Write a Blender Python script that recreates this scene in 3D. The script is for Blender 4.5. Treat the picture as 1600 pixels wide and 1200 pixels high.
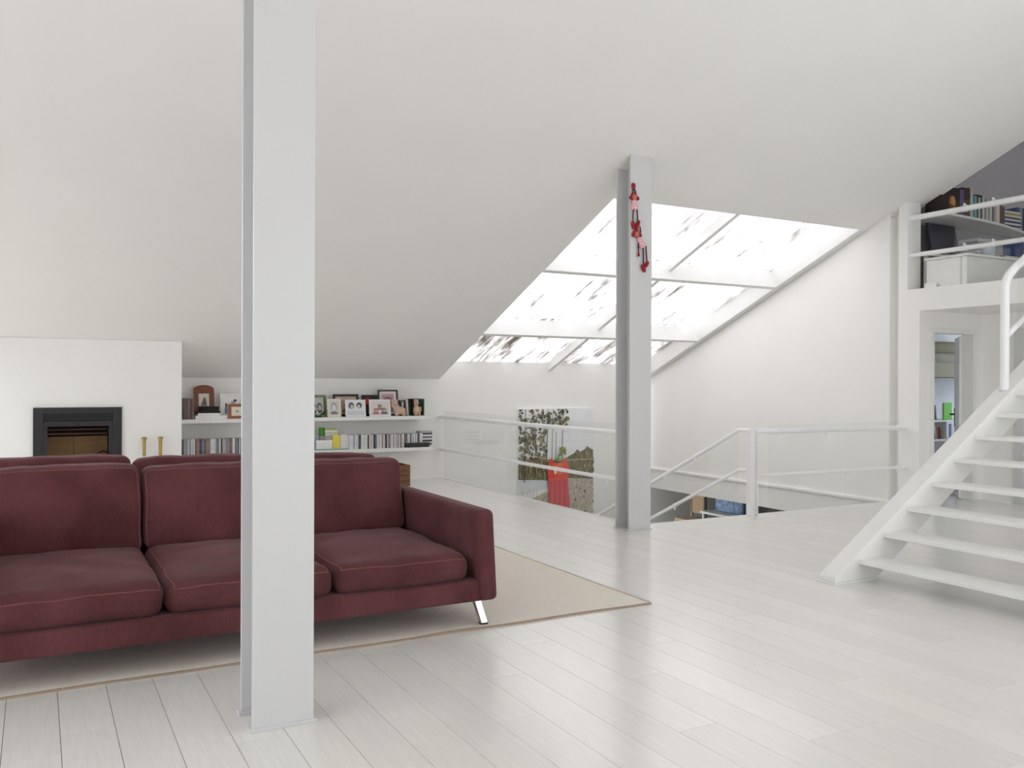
import bpy, bmesh, math, random
from mathutils import Vector, Matrix, noise
for o in list(bpy.data.objects): bpy.data.objects.remove(o)
S = bpy.context.scene
COL = S.collection
rnd = random.Random(7)
R = math.radians

# ------------------------------------------------------------------ camera
FPX, YAW, PIT, ROL, CH = 1364.49, R(28.564), R(-.135), R(.226), 1.4
_fw = Vector((math.sin(YAW), math.cos(YAW), 0)); _r = Vector((math.cos(YAW), -math.sin(YAW), 0)); _u = Vector((0, 0, 1))
FW = _fw*math.cos(PIT) + _u*math.sin(PIT); _u2 = _u*math.cos(PIT) - _fw*math.sin(PIT)
RT = _r*math.cos(ROL) + _u2*math.sin(ROL); UP = _u2*math.cos(ROL) - _r*math.sin(ROL)
CAM = Vector((0, 0, CH))
cd = bpy.data.cameras.new('camera'); cd.sensor_width = 36; cd.lens = FPX*36/1600
cam = bpy.data.objects.new('camera', cd); COL.objects.link(cam)
m = Matrix((RT, UP, -FW)).transposed().to_4x4(); m.translation = CAM; cam.matrix_world = m
cd.clip_start = .05; cd.clip_end = 200
S.camera = cam
def at(x, y, ax, val):
    """photo pixel -> point on the plane where coordinate ax equals val"""
    d = RT*((x-800)/FPX) - UP*((y-600)/FPX) + FW
    return CAM + d*((val-CAM[ax])/d[ax])

# ------------------------------------------------------------------ light: overcast sky through skylight and windows
W = bpy.data.worlds.new('overcast_sky'); S.world = W; W.use_nodes = True
bg = W.node_tree.nodes['Background']; bg.inputs[0].default_value = (.93, .945, 1, 1); bg.inputs[1].default_value = 3.8
S.view_settings.view_transform = 'Standard'; S.view_settings.look = 'None'
S.view_settings.exposure = 0.26; S.view_settings.gamma = 1; S.view_settings.use_curve_mapping = False
S.cycles.max_bounces = 14; S.cycles.diffuse_bounces = 8; S.cycles.transparent_max_bounces = 24
def portal(name, c, size, direction):
    l = bpy.data.lights.new(name, 'AREA'); l.shape = 'RECTANGLE'; l.size, l.size_y = size
    l.cycles.is_portal = True
    o = bpy.data.objects.new(name, l); COL.objects.link(o); o.location = c
    o.rotation_euler = Vector(direction).to_track_quat('-Z', 'Y').to_euler()
SL = .42                                    # roof pitch (rise per metre)
def cz(y): return 1.437 + SL*(11.7-y)       # underside of the main ceiling
def gz(y): return cz(y) + .265              # skylight glazing
portal('skylight_daylight', (7.03, 9.5, gz(9.5)+.08), (3.8, 5.0), (0, -SL, -1))
portal('window_daylight_side', (-3.9, 1.8, 1.35), (5.2, 2.1), (1, 0, 0))
portal('added_rear_daylight', (5.0, -3.25, 1.3), (5.6, 2.4), (0, 1, 0))  # daylight of the added rear glazing
portal('added_roof_daylight', (-2.1, 8.95, gz(8.95)+.06), (2.4, 3.4), (0, -SL, -1))  # daylight of the added, unseen roof window
portal('window_daylight_bedroom', (14.65, 8.0, 1.5), (1.6, 1.6), (-1, 0, 0))

# ------------------------------------------------------------------ materials
def lin(c): return tuple(((v/255)/12.92 if v/255 <= .04045 else ((v/255+.055)/1.055)**2.4) for v in c)
MC = {}
def mat(rgb, rough=.6, metal=0, var=.04, scale=30, bump=0, sheen=0, coat=0, spec=.5, stretch=(1, 1, 1), objvar=0, name=None):
    key = (tuple(rgb), rough, metal, var, scale, bump, sheen, coat, stretch, objvar, spec)
    if key in MC: return MC[key]
    M = bpy.data.materials.new(name or 'paint_%d_%d_%d' % tuple(rgb)); M.use_nodes = True
    nt = M.node_tree; N = nt.nodes; L = nt.links; b = N['Principled BSDF']
    b.inputs['Roughness'].default_value = rough; b.inputs['Metallic'].default_value = metal
    b.inputs['Specular IOR Level'].default_value = spec
    if sheen:
        b.inputs['Sheen Weight'].default_value = sheen; b.inputs['Sheen Roughness'].default_value = .4
        b.inputs['Sheen Tint'].default_value = (1, .8, .85, 1)
    if coat: b.inputs['Coat Weight'].default_value = coat; b.inputs['Coat Roughness'].default_value = .12
    tc = N.new('ShaderNodeTexCoord'); mp = N.new('ShaderNodeMapping'); mp.inputs['Scale'].default_value = stretch
    nz = N.new('ShaderNodeTexNoise'); nz.inputs['Scale'].default_value = scale; nz.inputs['Detail'].default_value = 3
    L.new(tc.outputs['Object'], mp.inputs[0]); L.new(mp.outputs[0], nz.inputs[0])
    mr = N.new('ShaderNodeMapRange'); mr.inputs[1].default_value = .3; mr.inputs[2].default_value = .7
    mr.inputs[3].default_value = 1-var; mr.inputs[4].default_value = 1+var
    L.new(nz.outputs[0], mr.inputs[0])
    fac = mr.outputs[0]
    if objvar:
        oi = N.new('ShaderNodeObjectInfo'); m2 = N.new('ShaderNodeMapRange')
        m2.inputs[3].default_value = 1-objvar; m2.inputs[4].default_value = 1+objvar
        L.new(oi.outputs['Random'], m2.inputs[0])
        mm = N.new('ShaderNodeMath'); mm.operation = 'MULTIPLY'; L.new(fac, mm.inputs[0]); L.new(m2.outputs[0], mm.inputs[1]); fac = mm.outputs[0]
    vm = N.new('ShaderNodeVectorMath'); vm.operation = 'SCALE'; vm.inputs[0].default_value = lin(rgb)
    L.new(fac, vm.inputs['Scale']); L.new(vm.outputs[0], b.inputs['Base Color'])
    if bump:
        bp = N.new('ShaderNodeBump'); bp.inputs['Strength'].default_value = bump; bp.inputs['Distance'].default_value = .004
        L.new(nz.outputs[0], bp.inputs['Height']); L.new(bp.outputs[0], b.inputs['Normal'])
    MC[key] = M
    return M
PLASTER = mat((242, 241, 238), .75, var=.012, scale=2.2, bump=.03, name='white_plaster')
CEILM = mat((243, 242, 239), .8, var=.01, scale=1.5, name='white_ceiling_paint')
STEEL = mat((207, 207, 208), .4, var=.006, scale=3, name='white_steel_paint')
RAILW = mat((243, 243, 244), .35, var=.006, scale=3, name='white_rail_paint')
WOODW = mat((234, 234, 232), .45, var=.02, scale=10, name='white_wood_paint')
PLANK = mat((227, 225, 221), .2, var=.035, scale=5, stretch=(14, .8, 1), bump=.02, objvar=.03, spec=.6, name='white_laminate')
GAP = mat((92, 90, 86), .8, name='plank_gap')
VELVET = mat((93, 54, 54), .9, spec=.2, var=.13, scale=70, bump=.3, sheen=.12, stretch=(3, 3, .22), name='burgundy_velvet')
_nt = VELVET.node_tree; _b = _nt.nodes['Principled BSDF']; _src = _b.inputs['Base Color'].links[0].from_socket      # broad plum-tinted patches, the velvet's sheen put into the colour
_n = _nt.nodes.new('ShaderNodeTexNoise'); _n.inputs['Scale'].default_value = 3.2; _n.inputs['Detail'].default_value = 4
_t = _nt.nodes.new('ShaderNodeTexCoord'); _nt.links.new(_t.outputs['Object'], _n.inputs[0])
_r2 = _nt.nodes.new('ShaderNodeMapRange'); _r2.inputs[1].default_value = .38; _r2.inputs[2].default_value = .68; _nt.links.new(_n.outputs[0], _r2.inputs[0])
_m = _nt.nodes.new('ShaderNodeMix'); _m.data_type = 'RGBA'; _m.blend_type = 'MULTIPLY'; _m.inputs[0].default_value = 1
_c = _nt.nodes.new('ShaderNodeMix'); _c.data_type = 'RGBA'; _c.inputs[6].default_value = (.80, .74, .76, 1); _c.inputs[7].default_value = (1.2, 1.18, 1.28, 1)
_nt.links.new(_r2.outputs[0], _c.inputs[0]); _nt.links.new(_src, _m.inputs[6]); _nt.links.new(_c.outputs[2], _m.inputs[7]); _nt.links.new(_m.outputs[2], _b.inputs['Base Color'])
PIPING = mat((120, 70, 68), .8, var=.1, scale=40, name='piping_velvet')
RUGM = mat((229, 222, 212), .95, var=.05, scale=60, bump=.3, name='beige_rug')
BIND = mat((160, 142, 124), .9, name='rug_binding')
CHROME = mat((210, 205, 200), .18, 1, .02, name='brushed_chrome')
BRASS = mat((165, 142, 84), .3, 1, .05, name='brass')
BLACK = mat((16, 15, 16), .4, name='black')
IRON = mat((48, 46, 50), .5, .3, .06, name='dark_iron')
def glass_mat(name, tint, refl):
    M = bpy.data.materials.new(name); M.use_nodes = True; nt = M.node_tree; N = nt.nodes; L = nt.links
    N.remove(N['Principled BSDF']); out = N['Material Output']
    t = N.new('ShaderNodeBsdfTransparent'); t.inputs[0].default_value = tint
    g = N.new('ShaderNodeBsdfGlossy'); g.inputs['Roughness'].default_value = .02
    lw = N.new('ShaderNodeLayerWeight'); lw.inputs[0].default_value = .5
    pw = N.new('ShaderNodeMath'); pw.operation = 'POWER'; pw.inputs[1].default_value = 4.5; L.new(lw.outputs['Facing'], pw.inputs[0])
    fr = N.new('ShaderNodeMath'); fr.operation = 'MULTIPLY_ADD'; fr.inputs[1].default_value = .9; fr.inputs[2].default_value = refl; L.new(pw.outputs[0], fr.inputs[0])
    mx = N.new('ShaderNodeMixShader'); L.new(fr.outputs[0], mx.inputs[0]); L.new(t.outputs[0], mx.inputs[1]); L.new(g.outputs[0], mx.inputs[2])
    L.new(mx.outputs[0], out.inputs[0]); return M
GLASS = glass_mat('clear_glass', (.985, .99, .985, 1), .018)
def dirty_glazing(name, lo, hi):
    M = bpy.data.materials.new(name); M.use_nodes = True; nt = M.node_tree; N = nt.nodes; L = nt.links
    N.remove(N['Principled BSDF']); out = N['Material Output']
    tc = N.new('ShaderNodeTexCoord')
    mp = N.new('ShaderNodeMapping'); mp.inputs['Scale'].default_value = (3.2, .75, 1)
    n1 = N.new('ShaderNodeTexNoise'); n1.inputs['Scale'].default_value = 1.5; n1.inputs['Detail'].default_value = 7; n1.inputs['Roughness'].default_value = .68
    L.new(tc.outputs['Object'], mp.inputs[0]); L.new(mp.outputs[0], n1.inputs[0])
    mp2 = N.new('ShaderNodeMapping'); mp2.inputs['Scale'].default_value = (24, 1.0, 1)
    n2 = N.new('ShaderNodeTexNoise'); n2.inputs['Scale'].default_value = 1.2; n2.inputs['Detail'].default_value = 5
    L.new(tc.outputs['Object'], mp2.inputs[0]); L.new(mp2.outputs[0], n2.inputs[0])
    ad = N.new('ShaderNodeMath'); ad.operation = 'MULTIPLY_ADD'; ad.inputs[1].default_value = .35
    L.new(n2.outputs[0], ad.inputs[0]); L.new(n1.outputs[0], ad.inputs[2])
    mr = N.new('ShaderNodeMapRange'); mr.inputs[1].default_value = lo; mr.inputs[2].default_value = hi; L.new(ad.outputs[0], mr.inputs[0])
    cr = N.new('ShaderNodeMix'); cr.data_type = 'RGBA'
    cr.inputs[6].default_value = (.68, .67, .66, 1); cr.inputs[7].default_value = (.22, .20, .175, 1)
    L.new(mr.outputs[0], cr.inputs[0])
    t = N.new('ShaderNodeBsdfTransparent'); L.new(cr.outputs[2], t.inputs[0])
    d = N.new('ShaderNodeBsdfDiffuse'); d.inputs[0].default_value = (.35, .30, .25, 1)
    mx = N.new('ShaderNodeMixShader'); mf = N.new('ShaderNodeMath'); mf.operation = 'MULTIPLY'; mf.inputs[1].default_value = .5
    L.new(mr.outputs[0], mf.inputs[0]); L.new(mf.outputs[0], mx.inputs[0]); L.new(t.outputs[0], mx.inputs[1]); L.new(d.outputs[0], mx.inputs[2])
    L.new(mx.outputs[0], out.inputs[0]); return M

# ------------------------------------------------------------------ mesh helpers
class MB:
    def __init__(s): s.v = []; s.f = []; s.mi = []; s.mats = []; s.smooth = []
    def _m(s, m):
        if m not in s.mats: s.mats.append(m)
        return s.mats.index(m)
    def add(s, vs, fs, m=None, smooth=False):
        o = len(s.v); s.v += [tuple(v) for v in vs]
        k = s._m(m)
        for f in fs: s.f.append([o+i for i in f]); s.mi.append(k); s.smooth.append(smooth)
        return s
    def box(s, x0, x1, y0, y1, z0, z1, m=None):
        return s.prism([(x0, y0), (x1, y0), (x1, y1), (x0, y1)], lambda p: z0, lambda p: z1, m)
    def prism(s, poly, lo, hi, m=None):
        """horizontal polygon (ccw) between two height functions"""
        n = len(poly)
        vs = [(p[0], p[1], lo(p)) for p in poly] + [(p[0], p[1], hi(p)) for p in poly]
        fs = [list(range(n))[::-1], list(range(n, 2*n))] + [[i, (i+1) % n, n+(i+1) % n, n+i] for i in range(n)]
        return s.add(vs, fs, m)
    def ext(s, pts, d, m=None):
        """planar polygon pts extruded along vector d"""
        n = len(pts); d = Vector(d); pts = [Vector(p) for p in pts]
        vs = pts + [p+d for p in pts]
        fs = [list(range(n))[::-1], list(range(n, 2*n))] + [[i, (i+1) % n, n+(i+1) % n, n+i] for i in range(n)]
        return s.add(vs, fs, m)
    def tube(s, path, r, n=12, m=None, cap=True):
        path = [Vector(p) for p in path]; rings = []; k = len(path)
        rr = r if isinstance(r, (list, tuple)) else [r]*k
        a = None
        for i, p in enumerate(path):
            t = (path[min(i+1, k-1)] - path[max(i-1, 0)]).normalized()
            if a is None: a = t.cross(Vector((0, 0, 1)) if abs(t.z) < .9 else Vector((1, 0, 0))).normalized()
            else: a = (a - t*a.dot(t)).normalized()
            b = t.cross(a)
            rings.append([p + (a*math.cos(2*math.pi*j/n) + b*math.sin(2*math.pi*j/n))*rr[i] for j in range(n)])
        vs = [v for r_ in rings for v in r_]
        fs = [[i*n+j, i*n+(j+1) % n, (i+1)*n+(j+1) % n, (i+1)*n+j] for i in range(k-1) for j in range(n)]
        s.add(vs, fs, m, True)
        if cap: s.add(rings[0], [list(range(n))[::-1]], m); s.add(rings[-1], [list(range(n))], m)
        return s
    def ball(s, c, r, m=None, nu=12, nv=8):
        c = Vector(c); r = Vector(r) if hasattr(r, '__len__') else Vector((r, r, r))
        vs = []; fs = []
        for i in range(nv+1):
            th = math.pi*i/nv
            for j in range(nu):
                ph = 2*math.pi*j/nu
                vs.append((c.x+r.x*math.sin(th)*math.cos(ph), c.y+r.y*math.sin(th)*math.sin(ph), c.z-r.z*math.cos(th)))
        for i in range(nv):
            for j in range(nu): fs.append([i*nu+j, i*nu+(j+1) % nu, (i+1)*nu+(j+1) % nu, (i+1)*nu+j])
        return s.add(vs, fs, m, True)
    def build(s, name, m=None, parent=None, origin=None, bevel=0, fix=False):
        me = bpy.data.meshes.new(name)
        if origin is None:
            if parent is not None: origin = wloc(parent)
            else:
                xs = [v[0] for v in s.v]; ys = [v[1] for v in s.v]; zs = [v[2] for v in s.v]
                origin = ((min(xs)+max(xs))/2, (min(ys)+max(ys))/2, min(zs))
        O = Vector(origin)
        me.from_pydata([tuple(Vector(v)-O) for v in s.v], [], s.f)
        for q in s.mats: me.materials.append(q if q is not None else m)
        for i, p in enumerate(me.polygons): p.material_index = s.mi[i]; p.use_smooth = s.smooth[i]
        if fix:
            bm = bmesh.new(); bm.from_mesh(me); bmesh.ops.remove_doubles(bm, verts=bm.verts, dist=1e-5)
            bmesh.ops.recalc_face_normals(bm, faces=bm.faces); bm.to_mesh(me); bm.free()
        ob = bpy.data.objects.new(name, me); COL.objects.link(ob)
        if parent is not None: ob.parent = parent; ob.location = O - wloc(parent)
        else: ob.location = O
        WL[ob] = O
        if bevel:
            b = ob.modifiers.new('bevel', 'BEVEL'); b.width = bevel; b.segments = 2; b.limit_method = 'ANGLE'
        return ob
WL = {}
def wloc(o): return WL[o]
def tag(o, label, cat, group=None):
    o['label'] = label; o['category'] = cat
    if group: o['group'] = group
    return o
def thing(name, loc, label, cat, group=None):
    o = bpy.data.objects.new(name, None); COL.objects.link(o); o.location = loc; o.empty_display_size = .1
    WL[o] = Vector(loc); return tag(o, label, cat, group)
def struct(o, label=None):
    o['kind'] = 'structure'
    if label: o['label'] = label
    return o
def bx(name, x0, x1, y0, y1, z0, z1, m, parent=None, bevel=0):
    return MB().box(x0, x1, y0, y1, z0, z1).build(name, m, parent, bevel=bevel)
def cushion_mb(x0, x1, y0, y1, z0, z1, r, top=0, front=0, m=None, n=10, lump=0):
    """soft rounded box with bulging top / front"""
    dims = [(x0, x1), (y0, y1), (z0, z1)]
    def axis(a, b):
        k = [0, .12, .35, .65, 1]
        return [a+r*t for t in k] + [a+r+(b-a-2*r)*i/n for i in range(1, n)] + [b-r*t for t in k[::-1]]
    A = [axis(*d) for d in dims]; mb = MB()
    def mp(p):
        core = [min(max(p[i], dims[i][0]+r), dims[i][1]-r) for i in range(3)]
        d = Vector(p)-Vector(core)
        if d.length > 1e-9: d = d.normalized()*r
        q = Vector(core)+d
        u = (q.x-x0)/(x1-x0)*2-1; v = (q.y-y0)/(y1-y0)*2-1; w = (q.z-z0)/(z1-z0)*2-1
        q.z += top*max(0, w)*(1-u*u)*(1-v*v)
        q.y -= front*max(0, -v)*(1-u*u)*(1-w*w)
        if lump: q += noise.noise_vector(q*5.5)*lump + noise.noise_vector(q*13)*lump*.35
        return q
    for ax in range(3):
        i1, i2 = [(1, 2), (2, 0), (0, 1)][ax]
        for side in (0, 1):
            P = A[i1]; Q = A[i2]; vs = []
            for q in Q:
                for p in P:
                    c = [0, 0, 0]; c[ax] = dims[ax][side]; c[i1] = p; c[i2] = q; vs.append(mp(c))
            w = len(P); fs = []
            for j in range(len(Q)-1):
                for i in range(w-1):
                    f = [j*w+i, j*w+i+1, (j+1)*w+i+1, (j+1)*w+i]
                    fs.append(f if side else f[::-1])
            mb.add(vs, fs, m, True)
    return mb, mp
def copy_tree(o, parent=None):
    c = o.copy(); COL.objects.link(c); c.parent = parent
    for ch in [x for x in bpy.data.objects if x.parent == o]: copy_tree(ch, c)
    return c

# ================================================================== THE SETTING
XL, XR, YR = -3.6, 10.07, -3.0          # left wall, under-loft wall, rear wall
RIDGE = 2.0
# ---- floor: base slab, then every plank
FT = -.012
fl = MB()
fl.box(XL, 5.17, YR, 11.7, -.33, FT); fl.box(5.17, XR, YR, 6.93, -.33, FT)
floor = struct(fl.build('floor', GAP, origin=(0, 0, -.33)), 'white laminate plank floor')
PW, PLn = .198, 1.29
phase = {16: 3.18, 11: 2.44, 9: 3.22, 7: 2.45, 5: 2.46, 4: 3.28, 10: 3.73, 14: 2.95, 12: 3.35}
planks = []
def strip(x0, x1, ya, yb, ph):
    y = ph - PLn*math.ceil((ph-ya)/PLn + 1)
    while y < yb:
        a, b = max(y, ya), min(y+PLn, yb)
        if b-a > .01: planks.append((x0, x1, a, b))
        y += PLn
planks_x = [4.837-PW*k for k in range(0, 43)]
for k, x1 in enumerate([4.885]+planks_x):
    x0 = planks_x[k] if k < len(planks_x) else XL
    if k == 0: strip(x0, x1, YR, 11.7, 3.0)
    else: strip(max(x0, XL), x1, YR, 11.7, phase.get(k, 2.2+rnd.random()*PLn))
x = 4.888
while x < XR-.02:
    x1 = min(x+PW, XR)
    strip(x, x1, YR, 6.93 if x1 > 5.17 else 11.7, 2.0+rnd.random()*PLn)
    x += PW
strip(5.086, 5.168, 6.93, 11.7, 7.4)
def vis(p):
    cx, cy = (p[0]+p[1])/2, (p[2]+p[3])/2
    d = Vector((cx, cy, -1.4)); z = d.dot(FW)
    if z < 1.5: return 1e6+abs(cy)
    px = 800+FPX*d.dot(RT)/z; py = 600-FPX*d.dot(UP)/z
    if px < -250 or px > 1850 or py > 1420: return 1e5+z
    return z
planks.sort(key=vis)
near, far = planks[:285], planks[285:]
pm = {}
for (a, b, c, d) in near:
    key = (round(b-a, 3), round(d-c, 3))
    if key not in pm:
        w, l = (b-a)/2-.0009, (d-c)/2-.0009
        e = .0006
        vs = [(-w, -l, 0), (w, -l, 0), (w, l, 0), (-w, l, 0), (-w, -l, .0105), (w, -l, .0105), (w, l, .0105), (-w, l, .0105),
              (-w+e, -l+e, .012), (w-e, -l+e, .012), (w-e, l-e, .012), (-w+e, l-e, .012)]
        fs = [[0, 1, 5, 4], [1, 2, 6, 5], [2, 3, 7, 6], [3, 0, 4, 7], [4, 5, 9, 8], [5, 6, 10, 9], [6, 7, 11, 10], [7, 4, 8, 11], [8, 9, 10, 11]]
        me = bpy.data.meshes.new('plank'); me.from_pydata(vs, [], fs); me.materials.append(PLANK); pm[key] = me
    o = bpy.data.objects.new('plank', pm[key]); COL.objects.link(o); o.parent = floor
    o.location = Vector(((a+b)/2, (c+d)/2, FT)) - wloc(floor)
fm = MB()
for (a, b, c, d) in far: fm.box(a+.0007, b-.0007, c+.0007, d-.0007, FT, 0)
bx('expansion_joint', 4.8848, 4.8884, YR, 11.7, FT, -.001, mat((88, 84, 80), .8), floor)
o = fm.build('planks', PLANK, floor); o['kind'] = 'stuff'

# ---- ceiling: one sloping plane cut for the skylight, rear slope behind the ridge
C = MB()
poly = [(-.9, RIDGE), (9.27, RIDGE), (9.27, 7.25), (9.03, 7.25), (9.03, 11.7), (8.91, 11.7), (8.91, 7.33), (5.16, 7.33), (5.16, 11.7), (-.9, 11.7)]
C.prism(poly, lambda p: cz(p[1]), lambda p: gz(p[1]))
for (xa, xb, ya, yb) in ((XL, -.9, RIDGE, 7.4), (XL, -.9, 10.5, 11.7), (XL, -3.3, 7.4, 10.5)):
    C.prism([(xa, ya), (xb, ya), (xb, yb), (xa, yb)], lambda p: cz(p[1]), lambda p: gz(p[1]))
zr = cz(RIDGE)
C.prism([(XL, YR), (9.27, YR), (9.27, RIDGE), (XL, RIDGE)], lambda p: zr-SL*(RIDGE-p[1]), lambda p: zr-SL*(RIDGE-p[1])+.26)
ceiling = struct(C.build('ceiling', CEILM), 'white sloping attic ceiling')
# ---- walls
w = MB()                                     # eave wall behind shelves and stairwell
w.box(XL, 5.16, 11.7, 11.95, -.33, 1.437); w.box(5.16, 8.8, 11.7, 11.95, -1.5, gz(11.7))
struct(w.build('wall_back', PLASTER))
w = MB()                                     # chimney breast with firebox hole
FX0, FX1, FZ0, FZ1 = .03, .78, .42, 1.045
CB = lambda p: 0
top = lambda p: cz(p[1])-.004
w.prism([(XL, 10.7), (FX0, 10.7), (FX0, 11.69), (XL, 11.69)], CB, top)
w.prism([(FX1, 10.7), (1.475, 10.7), (1.475, 11.69), (FX1, 11.69)], CB, top)
w.prism([(FX0, 10.7), (FX1, 10.7), (FX1, 11.69), (FX0, 11.69)], lambda p: FZ1, top)
w.box(FX0, FX1, 10.7, 11.69, 0, FZ0)
struct(w.build('wall_chimney_breast', PLASTER))
w = MB()                                     # stairwell side wall under the skylight
w.prism([(8.91, 6.98), (9.03, 6.98), (9.03, 11.7), (8.91, 11.7)], lambda p: 0, lambda p: cz(p[1])-.035)
w.prism([(8.925, 6.98), (9.03, 6.98), (9.03, 11.7), (8.925, 11.7)], lambda p: cz(p[1])-.04, lambda p: cz(p[1])+.002)
w.box(8.91, 9.03, 6.93, 11.7, -.33, 0)
w.box(8.885, 8.93, 6.95, 11.7, -.03, 0)
struct(w.build('wall_stairwell', PLASTER))
w = MB()                                     # wall between stairwell, door room and loft
w.prism([(9.03, 6.73), (9.13, 6.73), (9.13, 7.25), (9.03, 7.25)], lambda p: 0, lambda p: cz(p[1])-.002)
struct(w.build('wall_pier', PLASTER))
w = MB()
w.prism([(8.9, 6.57), (9.09, 6.57), (9.09, 6.73), (8.9, 6.73)], lambda p: 0, lambda p: 2.236)
struct(w.build('wall_door_jamb', PLASTER))
struct(MB().prism([(8.9, 6.73), (9.03, 6.73), (9.03, 6.85), (8.9, 6.85)], lambda p: 0, lambda p: cz(p[1])-.002).build('wall_loft_pilaster', PLASTER))
w = MB(); w.box(9.09, XR, 6.57, 6.7, 2.045, 2.236); w.box(9.92, XR, 6.57, 6.7, 0, 2.045)
struct(w.build('wall_door', PLASTER))
w = MB()                                     # under-loft wall on the right
w.box(XR, XR+.12, 5.6, 6.7, 0, 2.236); w.box(XR, XR+.12, YR, 5.6, 0, 2.236)
struct(w.build('wall_right', PLASTER))
w = MB()                                     # left gable with window opening
WY0, WY1, WZ0, WZ1 = -.8, 4.4, .3, 2.4
hy = lambda p: (cz(p[1]) if p[1] >= RIDGE else zr-SL*(RIDGE-p[1]))
for (a, b) in ((YR, WY0), (WY1, 11.95)): w.prism([(XL-.25, a), (XL, a), (XL, b), (XL-.25, b)], lambda p: 0, hy)
w.box(XL-.25, XL, WY0, WY1, 0, WZ0)
for (a, b) in ((WY0, RIDGE), (RIDGE, WY1)): w.prism([(XL-.25, a), (XL, a), (XL, b), (XL-.25, b)], lambda p: WZ1, hy)
struct(w.build('wall_left', PLASTER))
w = MB()                                     # rear wall, opening for the added tall glazing
w.box(XL, 2.2, YR-.2, YR, 0, 3.42); w.box(7.8, 12.6, YR-.2, YR, 0, 3.42)
w.box(2.2, 7.8, YR-.2, YR, 0, .1); w.box(2.2, 7.8, YR-.2, YR, 2.5, 3.42)
struct(w.build('wall_rear', PLASTER))
def win(name, axis, at_, a0, a1, z0, z1, n):
    t = bpy.data.objects.new(name, None); COL.objects.link(t); t['kind'] = 'structure'
    c = (at_, (a0+a1)/2, z0) if axis == 0 else ((a0+a1)/2, at_, z0); t.location = c; WL[t] = Vector(c)
    f = MB()
    def b(p0, p1, q0, q1):
        if axis == 0: f.box(at_-.03, at_+.03, p0, p1, q0, q1)
        else: f.box(p0, p1, at_-.03, at_+.03, q0, q1)
    b(a0, a1, z0, z0+.06); b(a0, a1, z1-.06, z1)
    for i in range(n+1):
        x = a0+.03+(a1-a0-.06)*i/n; b(x-.03, x+.03, z0+.06, z1-.06)
    f.build('window_frame', WOODW, t)
    for i in range(n):
        p0 = a0+.06+(a1-a0-.06)*i/n; p1 = a0+(a1-a0-.06)*(i+1)/n
        g = MB()
        if axis == 0: g.box(at_-.003, at_+.003, p0, p1, z0+.06, z1-.06)
        else: g.box(p0, p1, at_-.003, at_+.003, z0+.06, z1-.06)
        g.build('pane', GLASS, t)
win('window_2', 0, XL-.1, WY0, WY1, WZ0, WZ1, 5)
win('added_rear_window', 1, YR-.1, 2.2, 7.8, .1, 2.5, 4)  # unseen glazing, added and placed to brighten the ceiling on the right
# ---- loft slab and loft shell
struct(MB().box(8.9, 12.6, YR, 6.73, 2.236, 2.49).build('floor_loft', PLASTER), 'white loft floor slab edge')
LOFTSHADE = mat((192, 190, 195), .8, var=.012, scale=2, name='loft_shade_grey')  # dimness of the loft put into the colour of its surfaces
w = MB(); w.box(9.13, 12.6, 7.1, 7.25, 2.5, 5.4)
struct(w.build('wall_loft_end', LOFTSHADE))
struct(MB().box(12.6, 12.75, YR, 7.25, 2.236, 8.0).build('wall_loft_side', PLASTER))
struct(MB().box(9.05, 12.6, 1.2, 1.35, 2.49, 7.8).build('wall_loft_near', PLASTER))
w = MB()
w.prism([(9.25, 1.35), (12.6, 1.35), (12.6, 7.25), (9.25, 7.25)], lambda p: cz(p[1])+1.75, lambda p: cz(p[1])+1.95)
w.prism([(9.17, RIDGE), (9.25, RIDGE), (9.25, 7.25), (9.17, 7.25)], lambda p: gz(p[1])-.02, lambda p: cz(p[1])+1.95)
struct(w.build('ceiling_loft', LOFTSHADE))
# ---- lower half-storey seen down the stairwell
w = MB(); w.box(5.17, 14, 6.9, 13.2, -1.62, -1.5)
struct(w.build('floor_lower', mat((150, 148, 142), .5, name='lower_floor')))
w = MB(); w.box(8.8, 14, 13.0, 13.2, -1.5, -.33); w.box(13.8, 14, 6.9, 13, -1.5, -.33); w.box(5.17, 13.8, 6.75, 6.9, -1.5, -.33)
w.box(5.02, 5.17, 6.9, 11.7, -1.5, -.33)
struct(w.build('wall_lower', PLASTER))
w = MB(); w.box(9.03, 14.6, 6.93, 13.2, -.33, -.02); w.box(8.8, 9.03, 11.7, 13.2, -.33, 0)
w.box(XR, 14.6, 6.57, 6.93, -.33, -.02)
struct(w.build('floor_bedroom', mat((200, 196, 190), .5, name='bedroom_floor')))
# ---- bedroom behind the door
w = MB(); w.box(9.03, 14.5, 9.3, 9.45, 0, 2.44)
w.box(14.5, 14.6, 6.57, 7.2, 0, 2.44); w.box(14.5, 14.6, 8.8, 9.45, 0, 2.44); w.box(14.5, 14.6, 7.2, 8.8, 0, .7); w.box(14.5, 14.6, 7.2, 8.8, 2.3, 2.44)
w.box(XR+.12, 14.5, 6.57, 6.7, 0, 2.236)
struct(w.build('wall_bedroom', mat((225, 232, 240), .7, name='bedroom_plaster')))
struct(MB().box(9.13, 14.6, 6.73, 9.45, 2.44, 2.488).build('ceiling_bedroom', CEILM))
win('window_4', 0, 14.55, 7.2, 8.8, .7, 2.3, 2)

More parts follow.
